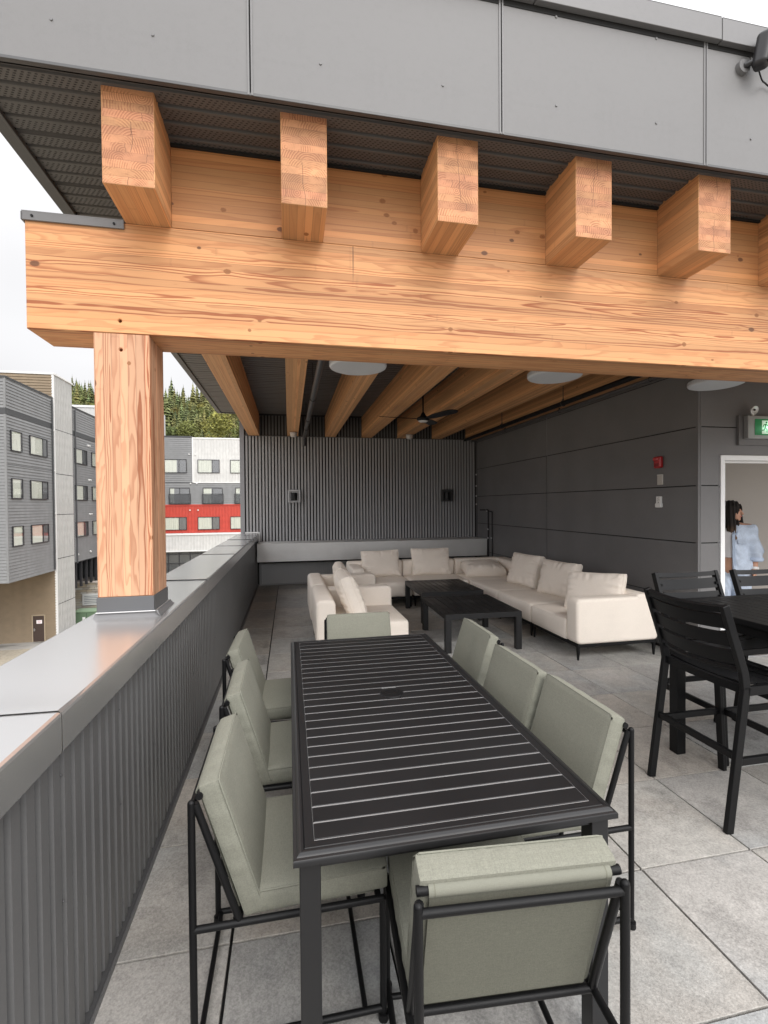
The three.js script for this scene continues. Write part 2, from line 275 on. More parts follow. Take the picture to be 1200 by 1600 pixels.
// ================================================================ timber post on the parapet
function drilled(x0, x1, y0, y1, z0, z1, holes, r) { // board with round bores through its z depth, eased edges
  const e = 0.004, s = new THREE.Shape([[x0 + e, y0 + e], [x1 - e, y0 + e], [x1 - e, y1 - e], [x0 + e, y1 - e]].map((p) => new THREE.Vector2(...p)));
  for (const [hx, hy] of holes) { const h = new THREE.Path(); h.absarc(hx, hy, r, 0, Math.PI * 2, true); s.holes.push(h); }
  const g = new THREE.ExtrudeGeometry(s, { depth: z1 - z0 - 2 * e, bevelEnabled: true, bevelThickness: e, bevelSize: e, bevelSegments: 1, curveSegments: 10 }); g.translate(0, 0, z0 + e); return g;
}
{
  const t = thing('timber_post', 'square glued timber post with wavy grain standing on the parapet cap', 'timber post', [-0.81, 1.07, -2.73]);
  const g = uvm(drilled(-0.128, 0.128, 0.1, 1.416, -0.137, 0.137, [[-0.004, 1.335]], 0.0125), 1, 0.1, 0.16);
  M('shaft', g, MT.post, t);
  M('dowel', tube([-0.004, 1.335, -0.1], [-0.004, 1.335, 0.09], 0.011), MT.gap, t);
  const b = M('base_flashing', [box(-0.133, 0.134, 0.02, 0.1, -0.142, 0.142, 0.003)], mat([0.105, 0.107, 0.112], 0.4, 0.2), t);
  M('drip_skirt', sheet([[-0.142, 0.024], [-0.148, 0.014], [-0.164, 0.0]].map(([a, b]) => [-a, b]), -0.16, 0.16, (a, y, z) => [a, y, z]), MT.fasciaTrim, b);
  M('drip_skirt', sheet([[0.136, 0.026], [0.142, 0.016], [0.158, -0.004]], -0.14, 0.15, (a, y, x) => [x + (a - 0.136) * (x > 0 ? 0.8 : -0.3), y, a]), MT.fasciaTrim, b);
  M('drip_edge', [box(-0.136, 0.138, 0.022, 0.028, 0.142, 0.15, 0.002), box(0.134, 0.142, 0.022, 0.028, -0.142, 0.15, 0.002)], MT.cap, b);
}
// ================================================================ main beam
{
  const t = thing('timber_beam', 'long horizontal glued timber beam across the front of the shelter', 'timber beam', [0, 2.485, -2.59]);
  const g = uvm(drilled(-1.228, 7.6, 0, 0.548, -0.275, 0, [[-0.815, 0.062]], 0.0125), 0, 1.228, 0.01);
  M('glulam_body', g, MT.beam, t);
  M('dowel', tube([-0.815, 0.062, -0.24], [-0.815, 0.062, -0.03], 0.011), MT.gap, t);
  const f = M('end_cap_flashing', [box(-1.236, -0.786, 0.549, 0.557, -0.285, 0.012, 0.002), box(-1.236, -0.786, 0.512, 0.551, 0.0015, 0.012, 0.002), box(-1.24, -1.23, 0.512, 0.551, -0.285, 0.012, 0.002)], MT.fasciaTrim, t);
  const sc = []; for (const x of [-1.19, -0.83]) { const s = new THREE.CylinderGeometry(0.006, 0.006, 0.006, 8); s.rotateX(Math.PI / 2); s.translate(x, 0.532, 0.014); sc.push(uvm(s)); }
  M('screws', merge(sc), MT.black, f);
}
// ================================================================ rafters (timber beams that run to the back wall)
const RAFT = []; for (let k = 0; k < 10; k++) RAFT.push(-0.782 + 0.762 * k);
{
  const lab = ['outermost timber rafter on the left beside the open eave', 'second timber rafter from the left, next to the thick black pipe', 'third timber rafter from the left, behind the first white ceiling disc', 'fourth timber rafter from the left, left of the ceiling fan', 'fifth timber rafter from the left, right of the ceiling fan', 'sixth timber rafter from the left, with the second white disc before it', 'timber rafter next to the dark panel wall above the pipes', 'timber rafter over the entrance door side', 'timber rafter beyond the entrance door', 'last timber rafter on the right'];
  RAFT.forEach((x, k) => {
    const z1 = k > 6 ? -4.1 : -9.86, t = thing('timber_rafter', lab[k], 'timber rafter', [x, 3.032, -2.287], 0, 'timber rafters under the roof');
    const w = 0.215, L = -z1 - 2.287, g = new RoundedBoxGeometry(w, 0.45, L, 1, 0.004); g.translate(w / 2, 0.225, -L / 2);
    const [ends, rest] = splitAxis(uvm(g, 2, k * 0.77, k * 0.31), 2);
    const p = ends.attributes.position, uv = ends.attributes.uv; for (let i = 0; i < p.count; i++) uv.setXY(i, p.getX(i) + (k % 2) * 0.22, p.getY(i) + k * 0.108 * 1.7);
    const fr = ends.clone(), keep = []; for (let i = 0; i < p.count; i += 3) if (p.getZ(i) > -0.1) keep.push(i, i + 1, i + 2); fr.setIndex(keep);
    M('rafter_body', rest, MT.side, t); M('sawn_end', fr.toNonIndexed(), MT.end, t);
  });
}
// ================================================================ roof: fascia, soffit, blocking
{
  const t = thing('flat_roof', 'flat roof with a grey panel fascia and a dark perforated metal soffit', 'roof');
  const zf = -2.2, jx = [-1.335, -0.147, 1.043, 2.222, 3.405, 4.59, 5.78, 6.97, 8.16];
  M('roof_slab', [plainBox(-1.31, 9.2, 3.495, 4.19, -9.75, -2.235), plainBox(-0.9, 4.2, 3.452, 4.18, -10.3, -9.751), plainBox(4.2, 9.2, 3.495, 4.19, -14, -9.75)], MT.gap, t);
  for (let i = 0; i + 1 < jx.length; i++) {
    const pnl = M('fascia_panel', box(jx[i] + 0.007, jx[i + 1] - 0.007, 3.44, 4.13, zf - 0.014, zf, 0.0015), MT.fascia, t);
    if (i < 4) {
      const s = []; const sx = { 0: [-0.931, -0.545], 1: [0.163, 0.743], 2: [1.339, 1.917], 3: [2.516, 3.1] }[i];
      for (const x of sx) for (const y of [3.62, 4.058]) { const c = new THREE.CylinderGeometry(0.0055, 0.0065, 0.004, 10); c.rotateX(Math.PI / 2); c.translate(x, y + 0.004 * Math.sin(x * 9), zf + 0.002); s.push(uvm(c)); }
      M('screws', merge(s), MT.fasciaTrim, pnl);
    }
    if (i > 0) { M('joint_reveal', [plainBox(jx[i] - 0.007, jx[i] + 0.007, 3.436, 4.13, zf - 0.02, zf - 0.011)], MT.gap, t); M('joint_trim', [box(jx[i] - 0.0125, jx[i] - 0.003, 3.434, 4.13, zf - 0.012, zf + 0.004, 0.001), box(jx[i] + 0.003, jx[i] + 0.0115, 3.434, 4.13, zf - 0.012, zf + 0.004, 0.001)], MT.fasciaTrim, t); }
  }
  for (const [a, b, dy] of [[-1.36, 0.02, 0], [0.024, 1.21, 0.002], [1.214, 2.292, 0.001], [2.296, 3.6, -0.002], [3.604, 6, 0.001], [6.004, 9, 0]])
    M('edge_flashing', [box(a, b, 4.085 + dy, 4.207 + dy, zf + 0.004, zf + 0.034, 0.003), box(a, b, 4.199 + dy, 4.209 + dy, zf - 0.4, zf + 0.034, 0.003)], MT.fasciaTrim, t);
  M('painted_shadow', plainBox(-1.33, 9, 4.06, 4.1, zf - 0.01, zf + 0.003), MT.gap, t);  // black strip on the panels paints the shadow under the edge flashing
  M('fascia_drip', box(-1.335, 9, 3.432, 3.446, zf - 0.02, zf + 0.002, 0.002), MT.darkMetal, t);
  M('eave_fascia', [box(-1.352, -1.336, 3.44, 4.2, -9.76, zf, 0.002), box(-1.336, -1.285, 3.437, 3.452, -9.76, zf - 0.02, 0.003), box(-1.29, -1.276, 3.43, 3.452, -9.74, zf - 0.03, 0.003), box(-1.33, -0.6, 3.437, 3.47, -9.78, -9.74, 0.003)], MT.darkMetal, t);
  // soffit boards 0.382 m deep: four ribs of 95 mm with small slots, a dark lap at every board
  const hole = []; const hx = new THREE.PlaneGeometry(0.0112, 0.005); hx.rotateX(Math.PI / 2);
  let z = zf - 0.062;
  for (let k = 0; k < 20; k++, z -= 0.382) {
    const z0 = Math.max(-9.75, z - 0.382), prof = [[z, 3.462], [z - 0.006, 3.462]];
    for (let r = 0; r < 4; r++) { const a = z - 0.006 - r * 0.094; prof.push([a - 0.003, 3.452], [a - 0.068, 3.452], [a - 0.073, 3.466], [a - 0.086, 3.466], [a - 0.091, 3.453]); }
    prof.push([z - 0.382, 3.455]);
    M('soffit_board', sheet(prof.map(([a, b]) => [Math.max(a, -9.75), b]), -1.28, z < -4.2 ? 4.07 : 9, (a, b, x) => [x, b, a]), MT.soffit, t);
    if (k < 9) for (let r = 0; r < 4; r++) for (let c = 0; c < 5; c++) {
      const zz = z - 0.006 - r * 0.094 - 0.012 - c * 0.0125; for (let x = -1.26; x < (k < 1 ? 2.9 : -0.78); x += 0.026) { const m = hx.clone(); const xx = x + (c % 2) * 0.013 + 0.004 * c; if (k && xx > -0.8) continue; if (RAFT.some((q) => xx > q - 0.01 && xx < q + 0.225)) continue; m.translate(xx, 3.4512, zz); hole.push(m); }
    }
  }
  const hm = M('soffit_slots', merge(hole), MT.soffitHole, t); hm.userData.kind = 'stuff';
  // solid timber blocking between the rafters, over the beam
  for (let k = 0; k + 1 < RAFT.length; k++) M('blocking', uvm(box(RAFT[k] + 0.216, RAFT[k + 1] - 0.001, 3.0335, 3.436, -2.68, -2.5905, 0.0012), 0, k * 0.83, -3.03), MT.block, t);
  M('soffit_angle', [plainBox(-0.78, 6, 3.438, 3.45, -2.6, -2.578)], MT.gap, t);
}
// ================================================================ back wall with vertical ribbed cladding
{
  const t = thing('back_wall', 'dark grey back wall of narrow vertical ribs above a plain metal ledge', 'ribbed wall');
  const z = -9.9;
  M('wall_core', [plainBox(-0.9, 4.2, 0.89, 3.46, -10.2, z - 0.034), plainBox(-0.66, 4.2, -0.05, 0.9, -10.35, z - 0.16)], MT.gap, t);
  const prof = []; const pitch = 0.0643, x0 = -0.865; for (let k = 0; k < 77; k++) { const a = x0 + k * pitch; prof.push([a, 0], [a + 0.02, 0], [a + 0.023, 0.03], [a + 0.061, 0.03]); } prof.push([x0 + 77 * pitch, 0]);
  const sl = []; for (let k = 0; k < 76; k++) sl.push(box(x0 + k * pitch + 0.021, x0 + k * pitch + 0.062, 0.9, 3.03, z - 0.032, z, 0.004));
  const ribsM = M('rib_cladding', merge(sl), MT.slat, t); ribsM.userData.kind = 'stuff';
  const up = M('upper_cladding', sheet(prof, 3.045, 3.455, (a, b, y) => [a, y, z - 0.05 + b * 0.7]), MT.clad, t); up.userData.kind = 'stuff';
  M('head_trim', box(-0.87, 4.07, 3.028, 3.046, z - 0.05, z + 0.008, 0.002), MT.darkMetal, t);
  M('corner_post', box(-0.955, -0.868, 0.86, 3.45, -10.2, z + 0.012, 0.003), mat([0.24, 0.24, 0.25], 0.35, 0.4), t);
  M('end_trim', box(4.055, 4.075, 0.9, 3.03, z - 0.03, z + 0.014, 0.002), MT.clad, t);
  M('cap_upstand', [box(-0.9, -0.585, 1.072, 1.098, z, z + 0.012, 0.002), box(-0.61, -0.585, 0.9, 1.072, z, z + 0.012, 0.002)], MT.ledge, t);
  M('ledge', [box(-0.605, 4.045, 0.55, 0.9, -9.3 - 0.012, -9.3, 0.003), box(-0.605, 4.045, 0.888, 0.9, z, -9.303, 0.003), box(-0.605, 4.045, 0.55, 0.56, z - 0.05, -9.305, 0.002)], MT.ledge, t);
  const lp = []; for (let a = -0.57; a < 4.0; a += 0.042) lp.push([a, 0], [a + 0.02, 0], [a + 0.021, 0.03], [a + 0.041, 0.03]);
  const lg = M('lower_grille', sheet(lp, 0.03, 0.43, (a, b, y) => [a, y, -9.99 + b]), mat([0.5, 0.5, 0.5], 0.5), t); lg.userData.kind = 'stuff';
  M('grille_frame', [box(-0.605, 4.04, 0.43, 0.448, -10.0, -9.962, 0.002), box(-0.605, -0.575, 0.0, 0.43, -10.0, -9.962, 0.002), box(-0.605, 4.04, 0.002, 0.03, -10.0, -9.964, 0.002)], MT.slat, t);
}
// ================================================================ dark panel wall on the right, and the entrance wall
const RX = 4.07, rows = [-0.02, 0.03, 0.615, 1.205, 1.79, 2.387, 2.98, 3.455];
{
  const t = thing('panel_wall', 'charcoal wall of large flat panels behind the long sofa', 'panel wall');
  M('backing', plainBox(RX + 0.014, RX + 0.2, -0.02, 3.46, -9.9, -4.112), MT.gap, t);
  const cols = [-9.88, -7.0, -4.116];
  for (let r = 1; r + 1 < rows.length; r++) for (let c = 0; c < 2; c++) M('panel', box(RX, RX + 0.013, rows[r] + 0.005, rows[r + 1] - 0.005, cols[c] + 0.006, cols[c + 1] - 0.006, 0.0015), MT.panel, t);
  M('joint_strip', box(RX + 0.002, RX + 0.014, 2.39, 3.1, -7.004, -6.996, 0), mat([0.3, 0.3, 0.3], 0.5), t);
  M('corner_trim', [box(RX - 0.012, RX + 0.01, 0, 3.455, -4.128, -4.096, 0.003), box(RX + 0.012, RX + 0.024, 0, 3.455, -4.112, -4.094, 0.002)], MT.panel, t);
}
const DZ = -4.107, DX0 = 4.337, DX1 = 5.36, DH = 2.1;
{
  const t = thing('entrance_wall', 'charcoal panel wall with the open doorway', 'entrance wall');
  M('backing', [plainBox(RX + 0.03, DX0 - 0.02, -0.02, 3.46, DZ - 0.2, DZ - 0.014), plainBox(DX1 + 0.02, 5.55, -0.02, 3.46, DZ - 0.2, DZ - 0.014), plainBox(5.55, 9.2, 2.6, 3.46, DZ - 0.2, DZ - 0.014), plainBox(DX0 - 0.02, DX1 + 0.02, DH + 0.03, 3.46, DZ - 0.2, DZ - 0.014)], MT.gap, t);
  for (let r = 1; r + 1 < rows.length; r++) {
    const y0 = rows[r] + 0.005, y1 = rows[r + 1] - 0.005;
    if (y0 < DH) M('panel', box(RX + 0.028, DX0 - 0.008, y0, y1, DZ - 0.013, DZ, 0.0015), MT.panel, t);
    if (y0 < DH) M('panel', box(DX1 + 0.008, 5.54, y0, y1, DZ - 0.013, DZ, 0.0015), MT.panel, t);
    else if (y0 < 2.38) M('panel', box(RX + 0.028, 5.54, y0, y1, DZ - 0.013, DZ, 0.0015), MT.panel, t);
    else M('panel', box(RX + 0.028, 6.4, y0, y1, DZ - 0.013, DZ, 0.0015), MT.panel, t);
    if (y0 > 2.6) M('panel', box(6.41, 9.1, y0, y1, DZ - 0.013, DZ, 0.0015), MT.panel, t);
  }
  M('lintel_panel', box(DX0 - 0.008, DX1 + 0.008, DH + 0.005, rows[5] - 0.005, DZ - 0.0132, DZ - 0.0006, 0.0015), MT.panel, t);
  const f = M('door_frame', [box(DX0 - 0.006, DX0 + 0.046, 0.0, DH, DZ - 0.19, DZ + 0.012, 0.003), box(DX1 - 0.046, DX1 + 0.006, 0.0, DH, DZ - 0.19, DZ + 0.012, 0.003), box(DX0 + 0.0465, DX1 - 0.0465, DH - 0.05, DH, DZ - 0.19, DZ + 0.011, 0.003), box(DX0 + 0.0465, DX1 - 0.0465, DH - 0.07, DH - 0.0505, DZ - 0.12, DZ - 0.07, 0.002), box(DX0 + 0.0465, DX0 + 0.062, 0.0, DH - 0.071, DZ - 0.12, DZ - 0.07, 0.002)], MT.frameWhite, t);
  M('threshold', box(DX0 + 0.047, DX1 - 0.047, 0.0, 0.014, DZ - 0.19, DZ + 0.03, 0.003), MT.steel, f);
}
{ // the room behind the door; unseen glazing beside it is added for light
  const t = thing('interior_room', 'plain taupe room seen through the open doorway', 'room');
  t.userData.kind = 'structure';
  const z0 = -5.65, z1 = DZ - 0.2;
  M('room_wall', [plainBox(4.28, 9.2, 0, 3.4, z0 - 0.2, z0), plainBox(4.28, 4.3, 0, 3.4, z0, z1)], MT.taupe, t);
  M('room_ceiling', plainBox(4.3, 9.2, 2.7, 2.9, z0, z1), MT.white, t);
  M('room_floor', plainBox(4.3, 9.2, -0.2, -0.003, z0, z1 + 0.2), mat([0.42, 0.4, 0.38], 0.35), t);
  M('room_wall', plainBox(9.1, 9.3, 0, 3.4, z0, z1), MT.taupe, t);
  const w = thing('added_glazing', 'added full height glazing that lights the room, unseen beyond the right edge', 'window', [0, 0, DZ - 0.1]);
  for (const x of [5.555, 6.7, 7.85, 8.95]) M('mullion', box(x, x + 0.06, 0, 2.6, -0.04, 0.04, 0.003), MT.darkMetal, w);
  for (const y of [0, 2.54]) M('transom', box(5.616, 8.949, y, y + 0.06, -0.04, 0.04, 0.003), MT.darkMetal, w);
  for (const x of [5.616, 6.761, 7.911]) M('pane', plainBox(x, x + 1.083, 0.061, 2.539, -0.004, 0.004), new THREE.MeshPhysicalMaterial({ color: 0xffffff, roughness: 0.02, transmission: 1, thickness: 0 }), w);
  M('switch_plate', box(6.515, 6.62, 0.98, 1.12, z0, z0 + 0.008, 0.003), mat([0.36, 0.33, 0.3], 0.5), t);
}
// ================================================================ soft shapes
// boxy foam cushion with welted edges: w (x), h (y), d (z), slightly puffed, with seam wrinkles on its sides
function cushion(w, h, d, o = {}) {
  const r = o.r ?? 0.014, n = o.n ?? 22, g = new THREE.BoxGeometry(w, h, d, n, Math.max(4, Math.round(n * h / w)), n), p = g.attributes.position, s = o.seed ?? 1, puff = o.puff ?? 0.008, wr = o.wr ?? 0.0022;
  for (let i = 0; i < p.count; i++) {
    let x = p.getX(i), y = p.getY(i), z = p.getZ(i); const X = x / w * 2, Y = y / h * 2, Z = z / d * 2;
    // round the edges
    const cx = clamp(x, -w / 2 + r, w / 2 - r), cy = clamp(y, -h / 2 + r, h / 2 - r), cz = clamp(z, -d / 2 + r, d / 2 - r), dx = x - cx, dy = y - cy, dz = z - cz, L = Math.hypot(dx, dy, dz);
    if (L > 1e-6) { x = cx + dx / L * r; y = cy + dy / L * r; z = cz + dz / L * r; }
    const b = (1 - X ** 4) * (1 - Z ** 4), sx = (1 - Y ** 4) * (1 - Z ** 4), sz = (1 - X ** 4) * (1 - Y ** 4), e = Math.max(w, d);
    const n1 = fbm((x + s * 3) * 9, (z + y * 2) * 9, 3) - 0.5, n2 = N2((z + s) * 60 + x * 20, y * 12 + s) - 0.5, n3 = N2((x + s) * 60 + z * 20, y * 12 + s) - 0.5;
    if (Math.abs(Y) > 0.85 && !(o.flatBack && Y < 0)) y += Math.sign(Y) * b * puff + n1 * wr * 2 * b;
    if (Math.abs(X) > 0.95) x += Math.sign(X) * sx * puff * 0.6 + n2 * wr * 2.4 * sx;
    if (Math.abs(Z) > 0.95) z += Math.sign(Z) * sz * puff * 0.6 + n3 * wr * 2.4 * sz;
    p.setXYZ(i, x, y, z);
  }
  g.computeVertexNormals(); let q = uvm(g, 0, s * 0.37, s * 0.21); return q;
}
function welt(w, h, d, y, r = 0.0035) { // piping round the top or bottom edge
  const e = 0.012, pts = []; const a = w / 2 - e, b = d / 2 - e; const c = [[a, b], [-a, b], [-a, -b], [a, -b]];
  for (let k = 0; k < 4; k++) for (let t = 0; t < 8; t++) { const ang = k * Math.PI / 2 + t / 7 * Math.PI / 2; pts.push(new THREE.Vector3(c[k][0] + Math.cos(ang) * e * 0.98, y, c[k][1] + Math.sin(ang) * e * 0.98)); }
  return uvm(new THREE.TubeGeometry(new THREE.CatmullRomCurve3(pts, true, 'catmullrom', 0.1), 72, r, 5, true));
}
// ================================================================ dining table
{
  const x0 = 0, x1 = 0.918, z0 = -3.145, z1 = -1.197, Y = 0.74;
  const t = thing('dining_table', 'long black slatted metal dining table with a round umbrella hole, ringed by green chairs', 'dining table', [x0, 0, z1]);
  const w = x1 - x0, L = z1 - z0, b = 0.056;
  // moulded border: mitred rails with an ogee edge
  const prof = [[0.0, Y - 0.026], [0.0, Y - 0.013], [0.002, Y - 0.0095], [0.009, Y - 0.008], [0.012, Y - 0.004], [0.017, Y - 0.001], [0.022, Y], [0.0265, Y], [0.0285, Y - 0.0035], [0.0305, Y], [b - 0.004, Y], [b, Y - 0.003], [b, Y - 0.025]];
  const rail = (len, mat4) => { const g = []; const n = 1; g.push(sheet(prof, 0, 1, (a, y, s) => { const v = new THREE.Vector3(lerp(a, len - a, s), y, -a).applyMatrix4(mat4); return [v.x, v.y, v.z]; })); return toCreasedNormals(merge(g), 0.6); };
  const RY = (a, x, z) => new THREE.Matrix4().makeRotationY(a).setPosition(x, 0, z);
  M('border_rail', rail(w, RY(0, 0, 0)), MT.blackTable, t); M('border_rail', rail(L, RY(Math.PI / 2, w, 0)), MT.blackTable, t); M('border_rail', rail(w, RY(Math.PI, w, -L)), MT.blackTable, t); M('border_rail', rail(L, RY(-Math.PI / 2, 0, -L)), MT.blackTable, t);
  const n = 26, p = (L - 2 * b) / n, R = rng(3);
  const hub = n - 1 - 13;
  for (let k = 0; k < n; k++) {
    const a = -b - k * p - 0.0035, c = a - p + 0.007, dy = (R() - 0.5) * 0.0012;
    if (k === 12 || k === 13) { const q = 0.055, mx = 0.462; for (const [s, e] of [[b + 0.001, mx - q + 0.02], [mx + q - 0.02, w - b - 0.001]]) M('slat', box(s, e, Y - 0.014 + dy, Y - 0.001 + dy, c, a, 0.002), MT.blackTable, t); continue; }
    M('slat', box(b + 0.001, w - b - 0.001, Y - 0.014 + dy, Y - 0.001 + dy, c, a, 0.002), MT.blackTable, t);
  }
  // added pale strips imitate bright glints in the slat joints and the border groove
  for (let k = 0; k <= n; k++) { if (k === 13) { for (const [s, e] of [[b - 0.004, 0.41], [0.514, w - b + 0.004]]) M('joint_strip', plainBox(s, e, Y - 0.012, Y - 0.0024, -b - k * p - 0.0026, -b - k * p + 0.0026), MT.glintStrip, t); continue; } M('joint_strip', plainBox(b - 0.004, w - b + 0.004, Y - 0.012, Y - 0.0024, -b - k * p - 0.0026, -b - k * p + 0.0026), MT.glintStrip, t); }
  for (const x of [b - 0.0012, w - b + 0.0012]) M('joint_strip', plainBox(x - 0.0009, x + 0.0009, Y - 0.012, Y - 0.0024, -L + b, -b), MT.glintStrip, t);
  M('under_brace', [box(0.2, 0.23, Y - 0.04, Y - 0.016, -L + 0.03, -0.03, 0.002), box(w - 0.23, w - 0.2, Y - 0.04, Y - 0.016, -L + 0.03, -0.03, 0.002)], MT.blackTable, t);
  const zc = -b - 13 * p;
  const ring = new THREE.LatheGeometry([[0.0, 0], [0.027, 0], [0.028, 0.002], [0.03, 0.002], [0.052, 0.0], [0.056, -0.003], [0.056, -0.02]].map(([a, y]) => new THREE.Vector2(a, y)), 36); ring.translate(0.462, Y + 0.0012, zc);
  M('hub_plate', plainBox(0.462 - 0.06, 0.462 + 0.06, Y - 0.024, Y - 0.0045, zc - p * 0.995, zc + p * 0.995), MT.blackTable, t);
  M('umbrella_ring', uvm(ring), MT.blackGloss, t);
  M('apron', [box(0.03, w - 0.03, Y - 0.055, Y - 0.028, -0.05, -0.03, 0.002), box(0.03, w - 0.03, Y - 0.055, Y - 0.028, -L + 0.03, -L + 0.05, 0.002), box(0.03, 0.05, Y - 0.055, Y - 0.028, -L + 0.05, -0.05, 0.002), box(w - 0.05, w - 0.03, Y - 0.055, Y - 0.028, -L + 0.05, -0.05, 0.002)], MT.blackTable, t);
  for (const x of [0.016, w - 0.071]) for (const z of [-0.02, -L + 0.075]) { const l = M('leg', box(x, x + 0.054, 0.006, Y - 0.03, z - 0.054, z, 0.003), MT.blackTable, t); M('foot', box(x + 0.004, x + 0.05, 0, 0.006, z - 0.05, z - 0.004, 0.001), MT.black, l); }
}
// ================================================================ dining chairs: tube frame, sling, box cushions
function diningChair(label, pos, turn, seed) {
  const t = thing('dining_chair', label, 'chair', pos, turn, 'green cushioned chairs round the dining table'), r = 0.0108, hw = 0.238, m = MT.blackTex;
  for (const s of [-1, 1]) {
    const z = s * hw;
    M('rear_leg', [tube([-0.28, 0.022, z], [-0.28, 0.758, z], r), uvm(at(new THREE.SphereGeometry(r, 10, 6), -0.28, 0.758, z))], m, t);
    M('front_leg', tube([0.283, 0.022, z], [0.283, 0.385, z], r), m, t);
    for (const x of [-0.28, 0.283]) M('foot', uvm(at(new THREE.CylinderGeometry(0.0165, 0.0165, 0.022, 14), x, 0.011, z)), MT.black, t);
    M('seat_rail', [tube([-0.28, 0.385, z], [0.283, 0.385, z], r), uvm(at(new THREE.SphereGeometry(r, 10, 6), 0.283, 0.385, z))], m, t);
    M('floor_rail', tube([-0.28, 0.036, z], [0.283, 0.036, z], r * 0.96), m, t);
    M('back_strut', tube([-0.27, 0.755, s * (hw - 0.004)], [-0.15, 0.39, s * (hw - 0.004)], r), m, t);
  }
  M('cross_bar', tube([-0.279, 0.742, -hw], [-0.279, 0.742, hw], r * 0.95), m, t);
  M('cross_bar', tube([-0.15, 0.388, -hw], [-0.15, 0.388, hw], r * 0.95), m, t);
  M('cross_bar', tube([0.27, 0.388, -hw], [0.27, 0.388, hw], r * 0.95), m, t);
  M('cross_bar', tube([-0.268, 0.036, -hw], [-0.268, 0.036, hw], r * 0.8), m, t);
  M('cross_bar', tube([0.226, 0.036, -hw], [0.226, 0.036, hw], r * 0.8), m, t);
  M('cross_bar', tube([-0.258, 0.775, -hw], [-0.258, 0.775, hw], r), m, t);
  const sl = 0.212, u = [-0.312, 0.95];
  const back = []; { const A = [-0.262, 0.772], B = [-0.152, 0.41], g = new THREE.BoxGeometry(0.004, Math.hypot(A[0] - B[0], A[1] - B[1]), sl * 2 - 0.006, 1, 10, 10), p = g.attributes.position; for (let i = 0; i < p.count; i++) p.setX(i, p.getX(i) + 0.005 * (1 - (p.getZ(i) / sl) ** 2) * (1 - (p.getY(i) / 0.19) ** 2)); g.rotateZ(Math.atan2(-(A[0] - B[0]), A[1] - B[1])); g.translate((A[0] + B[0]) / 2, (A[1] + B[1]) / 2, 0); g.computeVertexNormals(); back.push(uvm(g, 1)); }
  const sling = M('sling', back, MT.sling, t);  // darker weave; its colour also carries the shade on the chair back
  M('sling_sleeve', tube([-0.258, 0.775, -sl], [-0.258, 0.775, sl], 0.0148, 14), MT.sage, sling);
  const st = mat([0.16, 0.16, 0.12], 0.9); M('stitching', [tube([-0.258, 0.775, -sl + 0.012], [-0.258, 0.775, -sl + 0.0145], 0.0153, 14), tube([-0.258, 0.775, sl - 0.0145], [-0.258, 0.775, sl - 0.012], 0.0153, 14)], st, sling);
  M('seat_sling', uvm(at(new THREE.BoxGeometry(0.4, 0.004, 0.43), 0.06, 0.392, 0)), MT.sage, t);
  // seat cushion
  const seat = cushion(0.435, 0.075, 0.462, { seed, puff: 0.007, wr: 0.003, n: 28, r: 0.01 }); seat.rotateZ(0.03); seat.translate(0.085, 0.437, 0);
  const sc = M('seat_cushion', seat, MT.sage, t);
  const w1 = welt(0.435, 0.075, 0.462, 0.031, 0.0028); w1.rotateZ(0.03); w1.translate(0.085, 0.437, 0); M('piping', w1, MT.sage, sc);
  // back cushion: lies against the sling
  const bc = cushion(0.43, 0.066, 0.465, { seed: seed + 5, puff: 0.004, wr: 0.0024, n: 30, r: 0.009, flatBack: true }), w2 = welt(0.43, 0.066, 0.465, 0.029, 0.0028), ang = Math.PI / 2 - 0.0 - (-0.305);
  for (const g of [bc, w2]) { g.rotateZ(-(Math.PI / 2) + 0.305 + 0.0); }
  // top face now looks to +x (towards the sitter); centre on the sling line
  const cx = -0.168, cy = 0.604; bc.translate(cx, cy, 0); w2.translate(cx, cy, 0);
  const bm = M('back_cushion', bc, MT.sage, t); M('piping', w2, MT.sage, bm);
  return t;
}
diningChair('green cushioned chair on the parapet side at the table end nearest the viewer', [-0.008, 0, -1.69], 0, 1);
diningChair('middle green cushioned chair of the three between table and parapet', [-0.014, 0, -2.36], 0.01, 2);
diningChair('green cushioned chair on the parapet side at the far end of the table', [-0.08, 0, -3.0], -0.02, 3);
diningChair('green cushioned chair on the open floor side, closest to the near table corner', [0.985, 0, -1.815], Math.PI, 4);
diningChair('middle green cushioned chair of the three on the open floor side', [0.955, 0, -2.31], Math.PI + 0.02, 5);
diningChair('green cushioned chair on the open floor side next to the coffee tables', [1.0, 0, -2.955], Math.PI - 0.015, 6);
diningChair('green cushioned chair at the far head of the table before the cream sofa', [0.497, 0, -3.285], -Math.PI / 2, 7);
diningChair('green cushioned chair seen from behind at the near head of the table', [0.52, 0, -1.235], Math.PI / 2 - 0.075, 8);

